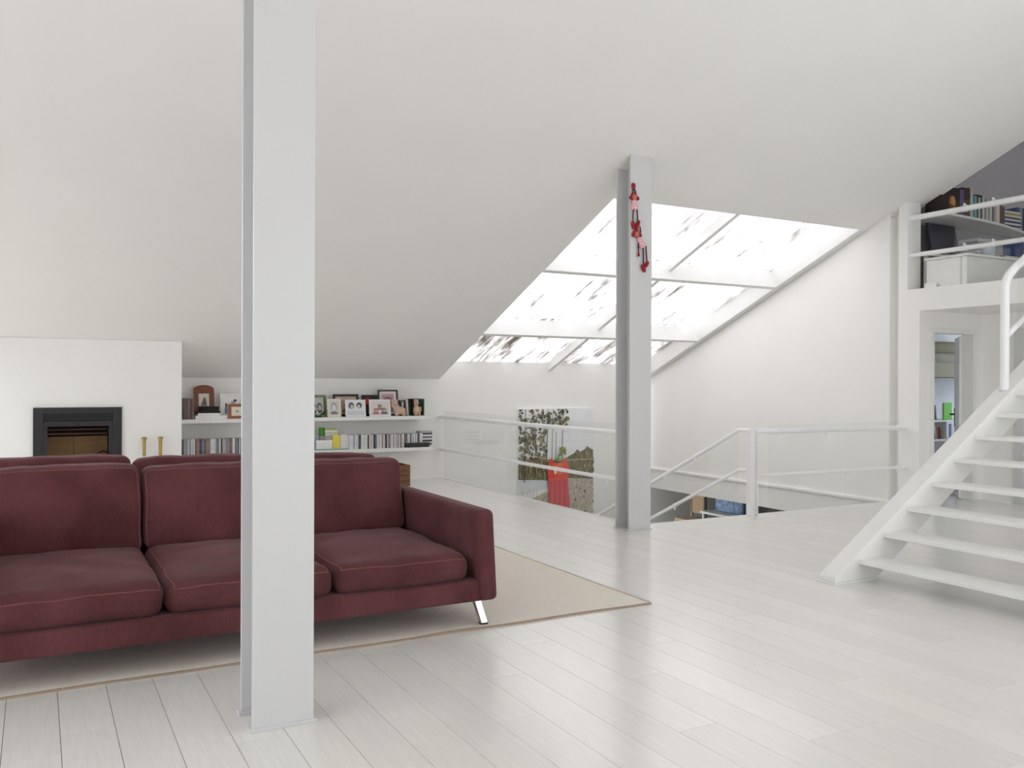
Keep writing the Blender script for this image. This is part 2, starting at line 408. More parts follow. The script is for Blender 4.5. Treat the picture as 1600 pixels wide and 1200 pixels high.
# ---- skylight (window_1): side beam, two purlins, a rafter, six dirty panes
sk = bpy.data.objects.new('window_1', None); COL.objects.link(sk); sk.location = (7.03, 9.5, 2.3); WL[sk] = Vector((7.03, 9.5, 2.3))
struct(sk, 'large dirty skylight over the stairwell')
def sloped(x0, x1, y0, y1, lo, hi, m=None):
    return MB().prism([(x0, y0), (x1, y0), (x1, y1), (x0, y1)], lambda p: cz(p[1])+lo, lambda p: cz(p[1])+hi, m)
sloped(8.8, 8.915, 7.33, 11.7, -.005, .275).build('side_beam', WOODW, sk, bevel=.004)
nrm = Vector((0, .387, .922))
for yb in (8.69, 10.272):
    b0 = Vector((5.16, yb, cz(yb)-.005)); up = nrm*.235; th = Vector((0, .92, -.386))*.065
    MB().ext([b0, b0+th, b0+th+up, b0+up], (3.66, 0, 0)).build('purlin', WOODW, sk, bevel=.004, fix=True)
for (ya, yb) in ((7.33, 8.75), (8.83, 10.33), (10.41, 11.7)):
    sloped(7.0, 7.06, ya, yb, .13, .262).build('rafter', WOODW, sk, bevel=.003)
w3 = bpy.data.objects.new('added_roof_window', None); COL.objects.link(w3); w3.location = (-2.1, 8.95, 2.5); WL[w3] = Vector((-2.1, 8.95, 2.5)); struct(w3)  # unseen second roof window, added to brighten the far left end
for (xa, xb) in ((-3.3, -2.13), (-2.07, -.9)): sloped(xa, xb, 7.4, 10.5, .25, .256).build('pane', GLASS, w3)
sloped(-2.13, -2.07, 7.4, 10.5, .1, .262).build('rafter', WOODW, w3)
rows = [(7.3, 8.78), (8.78, 10.36), (10.36, 11.74)]
for i, (ya, yb) in enumerate(rows):
    G = dirty_glazing('dirty_glazing_row', (.705, .70, .64)[i], (.98, .95, .91)[i])
    for (xa, xb) in ((5.14, 7.03), (7.03, 8.83)):
        sloped(xa, xb, ya, yb, .265, .275).build('pane', G, sk)

# ================================================================== COLUMNS
def column(name, x0, y0, w, d, label):
    ztop = cz(y0)
    t = thing(name, (x0+w/2, y0+d/2, 0), label, 'column')
    tf = .018
    for (ya, yb) in ((y0, y0+tf), (y0+d-tf, y0+d)):
        MB().prism([(x0, ya), (x0+w, ya), (x0+w, yb), (x0, yb)], lambda p: .012, lambda p: cz(p[1])-.001).build('flange', STEEL, t, bevel=.002)
    MB().prism([(x0+w/2-.006, y0+tf), (x0+w/2+.006, y0+tf), (x0+w/2+.006, y0+d-tf), (x0+w/2-.006, y0+d-tf)], lambda p: .012, lambda p: cz(p[1])-.001).build('web', STEEL, t)
    for (ya, yb) in ((y0-.008, y0+.04), (y0+d-.04, y0+d+.008)):
        bx('base_trim', x0-.012, x0+w+.012, ya, yb, 0, .014, STEEL, t, bevel=.002)
    return t
column('steel_column', .757, 3.54, .247, .235, 'tall white steel column standing in front of the sofa')
column('steel_column', 4.898, 6.68, .25, .232, 'white steel column at the stairwell corner with red dolls hanging on it')

# ================================================================== STAIRWELL RAILINGS
def clip(mb, p, along, r):
    """small clamp under a pipe"""
    a = Vector(along)*.012
    mb.tube([Vector(p)-a, Vector(p)+a], r+.005, 10)
    mb.tube([Vector(p)+Vector((0, 0, -r)), Vector(p)+Vector((0, 0, -r-.035))], .011, 8)
# left run, along the stairwell edge from the shelf wall to the column
t = thing('glass_railing', (5.2, 9.3, 0), 'white pipe railing with glass panels from shelf wall to column', 'railing')
MB().tube([(5.17, 11.7, .888), (5.17, 6.92, .888)], .026, 14).build('top_rail', RAILW, t)
MB().tube([(5.17, 11.7, .416), (5.17, 6.92, .416)], .02, 14).build('lower_rail', RAILW, t)
for yy in (10.92, 9.89, 9.49, 8.46, 7.42):
    q = MB(); clip(q, (5.17, yy, .888), (0, 1, 0), .026); q.build('clip', RAILW, t)
    q = MB(); clip(q, (5.17, yy, .416), (0, 1, 0), .02); q.build('clip', RAILW, t)
for (a, b) in ((9.75, 11.64), (7.02, 9.735)): bx('glass_panel', 5.206, 5.214, a, b, -.02, .975, GLASS, t)
bx('floor_edge_trim', 5.168, 5.186, 6.93, 11.7, -.33, .006, WOODW, t)
# right run
t = thing('glass_railing', (7.8, 6.85, 0), 'white pipe railing with glass panels right of the stair post', 'railing')
MB().tube([(6.68, 6.86, .895), (6.78, 6.8, .892), (6.9, 6.78, .89), (9.03, 6.76, .885)], .026, 14).build('top_rail', RAILW, t)
MB().tube([(6.7, 6.84, .428), (6.9, 6.78, .428), (9.03, 6.76, .425)], .019, 14).build('lower_rail', RAILW, t)
for xx in (6.9, 7.62, 7.9, 8.8):
    q = MB(); clip(q, (xx, 6.777, .889), (1, 0, 0), .026); q.build('clip', RAILW, t)
    q = MB(); clip(q, (xx, 6.777, .427), (1, 0, 0), .019); q.build('clip', RAILW, t)
for (a, b) in ((6.8, 7.9), (7.915, 8.88)): bx('glass_panel', a, b, 6.81, 6.818, .0, .955, GLASS, t)
bx('post', 6.6, 6.655, 6.86, 6.93, 0, .9, RAILW, t, bevel=.003)
bx('post', 6.69, 6.705, 6.86, 6.93, 0, .9, RAILW, t, bevel=.003)
bx('post_web', 6.655, 6.69, 6.885, 6.9, 0, .895, RAILW, t)
MB().box(5.19, 8.9, 6.915, 6.935, -.33, .004).build('floor_edge_trim', WOODW, t)
# descending handrail
t = thing('stair_handrail', (6.6, 7.1, -.6), 'white sloping pipe handrail going down into the stairwell', 'railing')
def sp(y, z): return (6.6, y, z-.48*(y-7.04))
MB().tube([(6.63, 6.9, .895), sp(7.04, .895), sp(10.9, .895)], .023, 12).build('top_rail', RAILW, t)
MB().tube([(6.63, 6.9, .478), sp(7.04, .466), sp(9.7, .466)], .02, 12).build('lower_rail', RAILW, t)
for yy in (7.75, 8.3, 9.3):
    q = MB(); clip(q, sp(yy, .895), (0, .9, -.43), .023); q.build('clip', RAILW, t)
    q = MB(); clip(q, sp(yy-.2, .466), (0, .9, -.43), .02); q.build('clip', RAILW, t)
MB().ext([(6.64, 7.1, 0.86), (6.64, 8.6, .14), (6.64, 8.6, -.75), (6.64, 7.1, -.03)], (.008, 0, 0)).build('glass_panel', GLASS, t, fix=True)
t = thing('descending_staircase', (5.9, 8.0, -1.5), 'white staircase going down between the glass railing and the sloping handrail', 'staircase')
bx('stringer', 5.2, 5.24, 6.95, 9.2, -1.5, -1.4, WOODW, t)
for i in range(8):
    y0 = 6.94+i*.28; bx('tread', 5.2, 6.58, y0, y0+.3, -.17*(i+1)-.03, -.17*(i+1), WOODW, t)

# ================================================================== STAIRS TO LOFT
t = thing('loft_staircase', (5.1, 3.8, 0), 'white open-tread staircase rising to the loft', 'staircase')
for (ya, yb) in ((4.235, 4.38), (2.335, 2.48)):
    z0 = .014
    def lo(x): return .66*(x-5.278)+z0
    pts = [(4.862, ya, z0), (5.29, ya, z0), (8.89, ya, lo(8.89)), (8.89, ya, 2.49), (8.64, ya, 2.49), (4.862, ya, z0+.035)]
    MB().ext([Vector(p) for p in pts], (0, yb-ya, 0)).build('stringer', WOODW, t, bevel=.004, fix=True)
    bx('foot_plate', 4.845, 5.305, ya-.012, yb+.012, 0, .014, WOODW, t, bevel=.002)
for i in range(13):
    xf = 5.092+.2617*i; zt = .156+.1682*i
    bx('tread', xf, xf+.24, 2.48, 4.235, zt-.03, zt, WOODW, t, bevel=.003)
def sr(x, dz): return (x, 4.31, 1.347+.65*(x-6.9)+dz)
arc = [(6.895, 4.31, 1.34), (6.895, 4.31, 2.13), (6.897, 4.31, 2.19), (6.915, 4.31, 2.245), (6.955, 4.31, 2.295), (7.03, 4.31, 2.35), sr(7.2, .915), sr(9.2, .915)]
arc = [(p[0], p[1], p[2]) for p in arc]
MB().tube(arc, .034, 16).build('handrail', RAILW, t)
MB().tube([(6.9, 4.31, 1.775), sr(7.1, .43), sr(9.2, .43)], .022, 12).build('lower_rail', RAILW, t)
MB().tube([(6.895, 4.31, 1.332), (6.895, 4.31, 1.35)], .044, 16).build('rail_collar', STEEL, t)
q = MB(); clip(q, sr(7.17, .91), (.84, 0, .54), .034); q.build('clip', RAILW, t)
MB().ext([(7.0, 4.27, 1.55), (8.8, 4.27, 2.72), (8.8, 4.27, 3.5), (7.0, 4.27, 2.42)], (0, .008, 0)).build('glass_panel', GLASS, t, fix=True)

# ================================================================== LOFT RAILING
t = thing('loft_railing', (8.96, 4, 2.49), 'white pipe and glass railing along the loft edge', 'railing')
MB().tube([(8.96, 6.74, 3.325), (8.96, 4.45, 3.325)], .032, 14).build('top_rail', RAILW, t)
MB().tube([(8.96, 6.74, 2.893), (8.96, 4.45, 2.893)], .026, 14).build('lower_rail', RAILW, t)
def rpanel(y0, y1, z0, z1, r=.07):
    pts = []
    for (cy, cz_, a0) in ((y0+r, z0+r, 180), (y1-r, z0+r, 270), (y1-r, z1-r, 0), (y0+r, z1-r, 90)):
        for k in range(6):
            a = R(a0+18*k); pts.append((8.925, cy+r*math.cos(a), cz_+r*math.sin(a)))
    return MB().ext(pts, (.008, 0, 0))
for (a, b) in ((5.525, 6.16), (4.5, 5.475)): rpanel(a, b, 2.53, 3.41).build('glass_panel', GLASS, t, fix=True)
for yy in (6.05, 5.72, 5.3):
    for (zz, rr) in ((3.325, .032), (2.893, .026)):
        q = MB(); q.tube([(8.96, yy-.02, zz), (8.96, yy+.02, zz)], rr+.005, 10); q.tube([(8.96, yy, zz+rr), (8.93, yy, zz+rr+.018)], .012, 8); q.build('clip', RAILW, t)
bx('edge_post', 8.945, 8.975, 4.42, 4.45, 2.49, 3.36, STEEL, t)

# ================================================================== BEDROOM DOOR
d = bpy.data.objects.new('door_1', None); COL.objects.link(d); d.location = (9.5, 6.6, 0); WL[d] = Vector((9.5, 6.6, 0)); struct(d, 'half open white bedroom door')
f = MB(); f.box(9.09, 9.14, 6.545, 6.7, 0, 1.99); f.box(9.86, 9.92, 6.545, 6.7, 0, 1.99); f.box(9.09, 9.92, 6.545, 6.7, 1.99, 2.045)
f.build('door_frame', WOODW, d, bevel=.004)
hx, hy = 9.87, 6.69
e = Vector((.52, .42, 0)).normalized(); nn = Vector((-e.y, e.x, 0))
p0 = Vector((hx, hy, .008)); p1 = p0+e*.68
leaf = MB().ext([p0, p1, p1+nn*.04, p0+nn*.04], (0, 0, 1.97)).build('door_leaf', WOODW, d, bevel=.003, fix=True)
hp = p1 - e*.06; hb = MB()
for s_ in (0, 1):
    base = hp + (nn*.04 if s_ else Vector((0, 0, 0))); o_ = nn*(.05 if s_ else -.05)
    hb.tube([base+Vector((0, 0, 1.0)), base+o_+Vector((0, 0, 1.0)), base+o_-e*.11+Vector((0, 0, 1.0))], .011, 8)
    hb.ext([base+Vector((0, 0, .84))-e*.02, base+Vector((0, 0, .84))+e*.02, base+Vector((0, 0, 1.08))+e*.02, base+Vector((0, 0, 1.08))-e*.02], o_*.12)
hb.build('door_handle', IRON, leaf, fix=True)
bx('trim_1', XR-.03, XR, 6.05, 6.17, 0, 2.05, STEEL, bevel=.003); struct(bpy.data.objects['trim_1'])
bx('trim_2', XR-.03, XR, 5.1, 6.05, 2.0, 2.05, STEEL, bevel=.003); struct(bpy.data.objects['trim_2'])

# ================================================================== RUG
rug = MB(); nx = 90
ys0, ys1 = 4.415, 7.9
def rz(x, y):
    k = max(0, 1-((x-2.05)/.22)**2)*max(0, 1-((y-4.4)/.12)**2) if abs(x-2.05) < .22 and abs(y-4.4) < .12 else 0
    return .0095+.005*k
xs = [-1.6+5.01*i/nx for i in range(nx+1)]; ysl = [ys0+.02*i for i in range(8)]+[4.6, 5.5, 6.6, ys1]
def wob(x): return .006*math.sin(x*2.7)+.004*math.sin(x*7)
vs = [(x, y+(wob(x) if j < 8 else 0), rz(x, y)) for j, y in enumerate(ysl) for x in xs]
n1 = nx+1
fs = [[j*n1+i, j*n1+i+1, (j+1)*n1+i+1, (j+1)*n1+i] for j in range(len(ysl)-1) for i in range(nx)]
rug.add(vs, fs, None, True)
rt = thing('area_rug', (.9, 6.1, 0), 'large thin beige rug under the burgundy sofas', 'rug')
rug.build('pile', RUGM, rt)
bd = MB()
fr = [(x, ys0+wob(x)-.002, .0) for x in xs]
bd.add([(x, y, 0) for x, y, z in fr]+[(x, y, rz(x, ys0)) for x, y, z in fr]+[(x, y+.012, rz(x, ys0)+.0015) for x, y, z in fr],
       [[i, i+1, n1+i+1, n1+i] for i in range(nx)]+[[n1+i, n1+i+1, 2*n1+i+1, 2*n1+i] for i in range(nx)])
bd.box(3.403, 3.413, ys0, ys1, 0, .0105); bd.box(-1.605, -1.6, ys0, ys1, 0, .0105); bd.box(-1.6, 3.41, ys1, ys1+.006, 0, .0105)
bd.build('binding', BIND, rt)

# ================================================================== SOFAS (back to back)
RZ = .012
def sofa(label, tops):
    t = thing('sofa', (.93, 4.45, RZ), label, 'sofa', 'burgundy sofas back to back')
    x0, x1 = -.40, 2.30
    mb, _ = cushion_mb(x0, x1, 4.45, 5.88, .148, .272, .02); mb.build('base', VELVET, t, fix=True)
    for (a, b) in ((x0, x0+.115), (x1-.115, x1)):
        mb, _ = cushion_mb(a, b, 4.425, 5.86, .15, .672, .035)
        # arms splay slightly outward towards the base
        mb.v = [(v[0]+(.03*(1-(v[2]-.15)/.52) if a > 1 else -.03*(1-(v[2]-.15)/.52)), v[1], v[2]) for v in mb.v]
        mb.build('arm', VELVET, t, fix=True)
    mb, _ = cushion_mb(x0+.1, x1-.1, 5.72, 5.9, .26, .70, .04); mb.build('back_frame', VELVET, t, fix=True)
    edges = [x0+.118, .548, 1.378, x1-.118]
    for i in range(3):
        a, b = edges[i]+.004, edges[i+1]-.004
        mb, mp = cushion_mb(a, b, 4.47, 5.6, .255, (.437, .428, .422)[i], .07, top=.04, front=.035, n=14, lump=.011)
        c = mb.build('seat_cushion', VELVET, t, fix=True)
        pts = []
        for k in range(0, 21): pts.append(mp((a+.012, 5.55-k*(5.55-4.50)/20, .437)))
        for k in range(0, 31): pts.append(mp((a+.016+k*(b-a-.032)/30, 4.474, .405)))
        for k in range(0, 21): pts.append(mp((b-.012, 4.50+k*(5.55-4.50)/20, .437)))
        MB().tube(pts, .0035, 6).build('piping', PIPING, c)
        zt_ = tops[i]
        mb, mp = cushion_mb(a, b, 5.47, 5.70, .40, zt_, .055, top=.014, front=.04, n=14, lump=.009)
        lean = lambda v: (v[0], v[1]+.20*(v[2]-.42), v[2])
        mb.v = [lean(v) for v in mb.v]
        c = mb.build('back_cushion', VELVET, t, fix=True)
        pts = [lean(mp((a+.008, 5.476, .42+k*.43/14))) for k in range(15)]+[lean(mp((a+.03+k*(b-a-.06)/24, 5.478, zt_-.003))) for k in range(25)]+[lean(mp((b-.008, 5.476, .85-k*.43/14))) for k in range(15)]
        MB().tube(pts, .0035, 6).build('piping', PIPING, c)
    for (lx, ly) in ((2.225, 4.5), (-.325, 4.5), (2.225, 5.78), (-.325, 5.78)):
        s_ = 1 if lx > 1 else -1
        q = MB(); a = .02; bt = Vector((lx+s_*.032, ly-(.02 if ly < 5 else -.02), RZ))
        tp = Vector((lx-s_*.005, ly, .155))
        q.add([bt+Vector(v) for v in ((-a, -a, .008), (a, -a, .008), (a, a, .008), (-a, a, .008))]+[tp+Vector(v) for v in ((-a, -a, 0), (a, -a, 0), (a, a, 0), (-a, a, 0))],
              [[3, 2, 1, 0], [4, 5, 6, 7], [0, 1, 5, 4], [1, 2, 6, 5], [2, 3, 7, 6], [3, 0, 4, 7]])
        l = q.build('leg', CHROME, t, bevel=.002)
        MB().box(bt.x-a-.001, bt.x+a+.001, bt.y-a-.001, bt.y+a+.001, RZ, RZ+.009).build('foot_pad', BLACK, l)
    return t
s1 = sofa('long burgundy velvet sofa facing the camera on the beige rug', (.898, .878, .872))
s2 = sofa('burgundy velvet sofa behind, back to back with the front one', (.868, .888, .912))
s2.rotation_euler.z = math.pi; s2.location = (.99, 7.42, RZ)

# ================================================================== FIREPLACE
t = thing('fireplace', (.405, 10.7, FZ0), 'black iron built-in fireplace in the white chimney breast', 'fireplace')
f = MB(); o0, o1, q0, q1 = -.033, .84, .36, 1.102
f.box(o0, FX0+.03, 10.67, 10.72, q0, q1); f.box(FX1-.03, o1, 10.67, 10.72, q0, q1)
f.box(FX0+.03, FX1-.03, 10.67, 10.72, FZ1-.01, q1); f.box(FX0+.03, FX1-.03, 10.67, 10.72, q0, FZ0+.03)
f.build('surround', IRON, t, bevel=.003)
vent = bx('air_vent', FX0+.03, FX1-.03, 10.70, 10.715, .955, FZ1-.01, BLACK, t)
for k in range(2): bx('vent_slat', FX0+.03, FX1-.03, 10.69, 10.70, .975+.03*k, .98+.03*k, BLACK, vent)
f = MB(); f.box(FX0+.03, FX1-.03, 10.675, 10.70, .895, .952); f.box(FX0+.03, FX0+.075, 10.675, 10.70, .45, .895); f.box(FX1-.075, FX1-.03, 10.675, 10.70, .45, .895)
dr = f.build('door', IRON, t, bevel=.002)
bx('handle', .398, .41, 10.66, 10.675, .905, .94, BLACK, dr)
bx('door_glass', FX0+.075, FX1-.075, 10.684, 10.69, .45, .895, glass_mat('fire_glass', (.93, .91, .88, 1), .03), dr)
SOOT = mat((38, 26, 22), .9, var=.3, scale=8, name='soot'); BRK = mat((196, 165, 125), .85, var=.12, scale=6, name='firebrick')
f = MB(); f.box(FX0+.005, FX1-.005, 11.15, 11.2, .43, 1.03); f.box(FX0+.005, FX0+.03, 10.73, 11.15, .43, 1.03); f.box(FX1-.03, FX1-.005, 10.73, 11.15, .43, 1.03)
f.box(FX0+.03, FX1-.03, 10.73, 11.15, .43, .45); f.box(FX0+.03, FX1-.03, 10.73, 11.15, .95, 1.03)
fb = f.build('firebox', SOOT, t)
for (a, b) in ((FX0+.06, .37), (.375, FX1-.06)): bx('firebrick', a, b, 11.12, 11.15, .45, .76, BRK, fb)
for k in range(2): bx('baffle', FX0+.08, FX1-.08, 10.82+.06*k, 10.83+.06*k, .80+.045*k, .812+.045*k, mat((110, 100, 92), .4, .7, name='baffle'), fb)
MB().tube([(.55, 10.95, .45), (.58, 10.93, .56), (.66, 10.93, .6), (.72, 10.93, .58), (.73, 10.95, .45)], .01, 8).build('grate', BLACK, t)
for i, (xx, lab) in enumerate(((1.065, 'brass-handled fire iron nearer the fireplace'), (1.235, 'brass-handled fire iron nearer the shelf niche'))):
    t = thing('fire_iron', (xx, 10.6, 0), lab, 'fire iron', 'fire irons')
    MB().tube([(xx, 10.6, 0), (xx, 10.6, .012), (xx, 10.6, .02)], [.06, .06, .02], 16).build('base', IRON, t)
    MB().tube([(xx, 10.6, .02), (xx, 10.6, .56)], .008, 8).build('shaft', mat((200, 190, 180), .3, 1, name='steel_shaft'), t)
    MB().tube([(xx, 10.6, .55), (xx, 10.6, .57), (xx, 10.6, .58), (xx, 10.6, .74)], [.012, .022, .017, .02], 10).build('handle', BRASS, t)
    MB().tube([(xx, 10.6, .74), (xx, 10.6, .755), (xx, 10.6, .765)], [.03, .03, .012], 12).build('knob', BRASS, t)

# ================================================================== FLAT PRINTS
def ell(cx, cy, rx, ry, n=10, a0=0, a1=360):
    return [(cx+rx*math.cos(R(a0+(a1-a0)*k/n)), cy+ry*math.sin(R(a0+(a1-a0)*k/n))) for k in range(n)]
def flat(shapes, x0, x1, z0, z1, y, step=.0004):
    """layers of flat colour printed on a sheet facing -Y"""
    mb = MB()
    for k, (c, pts) in enumerate(shapes):
        mm = c if not isinstance(c, tuple) else mat(c, .6)
        vs = [(x0+(x1-x0)*min(max(u, 0), 1), y-step*k, z0+(z1-z0)*min(max(v, 0), 1)) for u, v in pts]
        a = sum(vs[i][0]*vs[(i+1) % len(vs)][2]-vs[(i+1) % len(vs)][0]*vs[i][2] for i in range(len(vs)))
        if a < 0: vs = vs[::-1]
        mb.add(vs, [list(range(len(vs)))], mm)
    return mb
FULL = [(0, 0), (1, 0), (1, 1), (0, 1)]
def person(cx, base, s, hair, skin, cloth):
    return [(cloth, ell(cx, base, s*1.3, s*1.5, 10, 0, 200)), (hair, ell(cx, base+s*2.05, s*.85, s*1.05)), (skin, ell(cx+.05*s, base+s*1.85, s*.62, s*.85))]

# ---- large landscape print on the stairwell wall
PX0, PX1, PZ0, PZ1 = 6.462, 7.838, -.78, .985
t = thing('landscape_print', (7.15, 11.68, PZ0), 'large landscape photograph of a red dress on a clothesline, on stairwell wall', 'picture')
rc = [(0, 0), (1, 0), (1, .955), (.99, .98), (.965, .995), (.94, 1), (0, 1)]
MB().ext([(PX0+(PX1-PX0)*u, 11.665, PZ0+(PZ1-PZ0)*v) for u, v in rc], (0, .033, 0)).build('panel', WOODW, t, fix=True)
r2 = random.Random(3)
sh = [(mat((236, 238, 240), .4, var=.03, scale=3, name='print_sky'), rc)]
sh.append(((156, 166, 152), [(0, .42), (1, .42), (1, .6), (.9, .61), (.8, .585), (.66, .56), (.55, .55), (.3, .56), (0, .58)]))
FOR = mat((128, 122, 92), .6, var=.4, scale=26, stretch=(3, 1, .8), name='print_forest')
sh.append((FOR, [(0, .38), (1, .34), (1, .625), (.95, .64), (.92, .66), (.88, .63), (.82, .61), (.78, .635), (.74, .6), (.66, .575), (.6, .54), (.5, .56), (.4, .53), (.2, .56), (0, .55)]))
sh.append(((212, 217, 222), [(0, .25), (.4, .3), (.42, .36), (.3, .375), (0, .385)]))
GRV = mat((190, 180, 166), .6, var=.3, scale=34, stretch=(1, 1, .6), name='print_gravel')
sh.append((GRV, [(0, 0), (1, 0), (1, .36), (.62, .38), (.55, .3), (.3, .25), (.12, .2), (0, .21)]))
sh.append(((128, 92, 70), [(0, .02), (.34, 0), (.4, .12), (.25, .16), (0, .17)]))
DRK = [(84, 84, 62), (128, 126, 84), (104, 96, 72), (150, 146, 108)]
for k in range(330):
    u = r2.random()*.36 if r2.random() < .8 else .36+r2.random()*.3
    v = r2.uniform(.56, 1) if u < .36 else r2.uniform(.83, 1)
    s_ = r2.uniform(.008, .03)
    sh.append((DRK[k % 4], [(u+s_*math.cos(a)*r2.uniform(.4, 1.2), v+s_*.8*math.sin(a)*r2.uniform(.4, 1.2)) for a in [i*math.pi/3 for i in range(6)]]))
for k in range(170):
    u = r2.random(); v = r2.uniform(.385, .545 if u < .66 else .60); s_ = r2.uniform(.008, .022)
    sh.append((((150, 142, 108), (104, 98, 70), (134, 116, 88), (88, 86, 62), (168, 158, 126))[k % 5], ell(u, v, s_*.7, s_, 6)))
for (u, w_, b_, tp, c) in ((.06, .012, .36, 1, (80, 74, 52)), (.35, .012, .55, 1, (70, 66, 48)), (.42, .008, .5, 1, (84, 78, 60)), (.47, .008, .5, .97, (84, 78, 60)), (.555, .01, .46, 1, (70, 70, 46)), (.2, .008, .4, .95, (80, 76, 54))):
    sh.append((c, [(u, b_), (u+w_, b_), (u+w_*.6+.015, tp), (u+.015, tp)]))
for k in range(26):
    u = r2.gauss(.57, .03); v = r2.uniform(.52, .66)
    sh.append(((132, 138, 70), ell(u, v, .012, .016, 5)))
for k in range(40):
    u, v = r2.uniform(0, .36), r2.uniform(.16, .27)
    sh.append((((206, 196, 160), (150, 140, 100))[k % 2], [(u, v), (u+.006, v), (u+.02*r2.uniform(-1, 1), v+r2.uniform(.03, .09))]))
for k in range(60):
    u, v = r2.uniform(.62, 1), r2.uniform(.02, .34)
    sh.append((((196, 186, 168), (112, 104, 92))[k % 2], [(u, v), (u+r2.uniform(.02, .06), v+r2.uniform(-.03, .03)), (u+r2.uniform(.0, .04), v+.008)]))
sh.append(((226, 218, 168), [(.0, .605), (.2, .58), (.45, .545), (.45, .55), (.2, .585), (.0, .61)]))
sh.append(((226, 218, 168), [(.45, .545), (.65, .54), (1, .54), (1, .545), (.65, .545), (.45, .55)]))
sh.append(((222, 78, 62), [(.375, .36), (.63, .36), (.66, .46), (.63, .52), (.62, .56), (.59, .56), (.585, .535), (.5, .515), (.43, .535), (.42, .56), (.39, .56), (.38, .52), (.36, .45)]))
sh.append(((206, 70, 76), [(.375, .06), (.67, .05), (.655, .2), (.635, .37), (.375, .37), (.38, .2)]))
sh.append(((232, 110, 66), [(.45, .42), (.57, .42), (.57, .52), (.5, .507), (.44, .52)]))
for k in range(8):
    u = .39+.033*k; sh.append((((178, 52, 64), (226, 100, 104))[k % 2], [(u, .07), (u+.012, .07), (u+.008, .36), (u+.003, .36)]))
flat(sh, PX0+.004, PX1-.004, PZ0+.004, PZ1-.004, 11.6645, .00006).build('print', PLASTER, t)

# ================================================================== SHELVES IN THE NICHE
SF, SB = 11.30, 11.695
ZU, ZLo = .922, .484
for i, (zt, lab) in enumerate(((ZU, 'upper long white wall shelf holding framed photos'), (ZLo, 'lower long white wall shelf holding rows of discs'))):
    tag(bx('wall_shelf', 1.48, 4.87, SF, SB, zt-.048, zt, WOODW, bevel=.003), lab, 'shelf', 'niche shelves')
def sx(px_, y=11.35): return at(px_, 650, 1, y).x
def szz(py_, px_=550, y=11.35): return at(px_, py_, 1, y).z
def frame(name, label, px0, px1, pytop, fcol, shapes, y=11.36, border=.022, mat_c=None, mw=0, lean=.16, arch=False, dep=.02, wood=False, base=ZU):
    x0, x1 = sx(px0, y), sx(px1, y); h = szz(pytop, (px0+px1)/2, y)-base
    t = thing(name, ((x0+x1)/2, y, base+.001), label, 'picture frame')
    F = mat(fcol, .45, var=.25 if wood else .05, scale=14, stretch=(1, 1, 6) if wood else (1, 1, 1))
    B = border; f = MB(); z0 = base+.001; z1 = z0+h
    f.box(x0, x0+B, y, y+dep, z0, z1); f.box(x1-B, x1, y, y+dep, z0, z1); f.box(x0+B, x1-B, y, y+dep, z0, z0+B)
    if arch:
        w_ = x1-x0; pts = [(x0, y, z1-.003), (x1, y, z1-.003)]+[(x0+w_*(.5+.5*math.cos(R(a))), y, z1-.003+.05*math.sin(R(a))) for a in range(15, 180, 15)]
        f.ext(pts, (0, dep, 0)); f.box(x0+B, x1-B, y, y+dep, z1-B, z1)
    else: f.box(x0+B, x1-B, y, y+dep, z1-B, z1)
    f.box(x0+B, x1-B, y+dep*.6, y+dep, z0+B, z1-B, mat((90, 80, 70), .8))
    fo = f.build('frame', F, t, fix=True)
    if mat_c:
        flat([(mat_c, FULL)], x0+B, x1-B, z0+B, z1-B, y+dep*.55).build('mount', PLASTER, t)
    flat(shapes, x0+B+mw, x1-B-mw, z0+B+mw, z1-B-mw, y+dep*.5).build('photo', PLASTER, t)
    t.rotation_euler.x = -lean
    return t
GR = (205, 205, 205)
frame('photo_frame', 'arched brown wooden photo frame on the upper shelf left of the tall column', 303.5, 335.5, 607, (122, 62, 30),
      [((226, 218, 200), FULL), ((140, 130, 125), ell(.5, .38, .3, .3)), ((110, 100, 96), ell(.55, .62, .16, .2)), ((190, 170, 160), ell(.5, .3, .15, .14))], y=11.45, border=.058, arch=True, wood=True)
frame('photo_frame', 'white frame with ink sketch behind small wooden frame beside the tall column', 345, 379, 615, (232, 230, 226),
      [((238, 238, 236), FULL), ((60, 60, 64), ell(.2, .55, .05, .12)), ((120, 150, 175), ell(.18, .3, .07, .2)), ((180, 182, 186), ell(.62, .66, .14, .12)), ((70, 74, 80), ell(.74, .78, .1, .07))], y=11.46, border=.03)
frame('photo_frame', 'small light brown wooden frame partly hidden by the tall column', 357.5, 385, 631, (150, 92, 46),
      [((236, 226, 206), FULL), ((150, 160, 170), ell(.5, .5, .14, .12))], y=11.36, border=.035, wood=True)
frame('photo_frame', 'green framed portrait of two people right of the tall column', 482, 510, 617, (110, 124, 72),
      [((196, 196, 196), FULL)]+person(.3, .0, .2, (60, 58, 58), (205, 200, 196), (90, 90, 92))+person(.7, .0, .22, (48, 46, 46), (190, 186, 182), (70, 70, 72)), y=11.45, border=.03)
frame('photo_frame', 'cream framed pencil portrait leaning on the upper shelf', 512, 533.5, 623, (226, 218, 200),
      [((206, 206, 204), FULL), ((140, 140, 140), ell(.5, .55, .32, .36)), ((222, 220, 216), ell(.5, .5, .25, .3)), ((130, 130, 130), ell(.5, .1, .4, .15))], y=11.37, border=.035)
frame('photo_frame', 'wide black frame behind the cream and white frames', 521, 561, 616, (24, 22, 22),
      [((206, 178, 160), FULL)]+person(.6, .1, .2, (70, 50, 40), (214, 170, 150), (120, 90, 80)), y=11.5, border=.03, lean=.1)
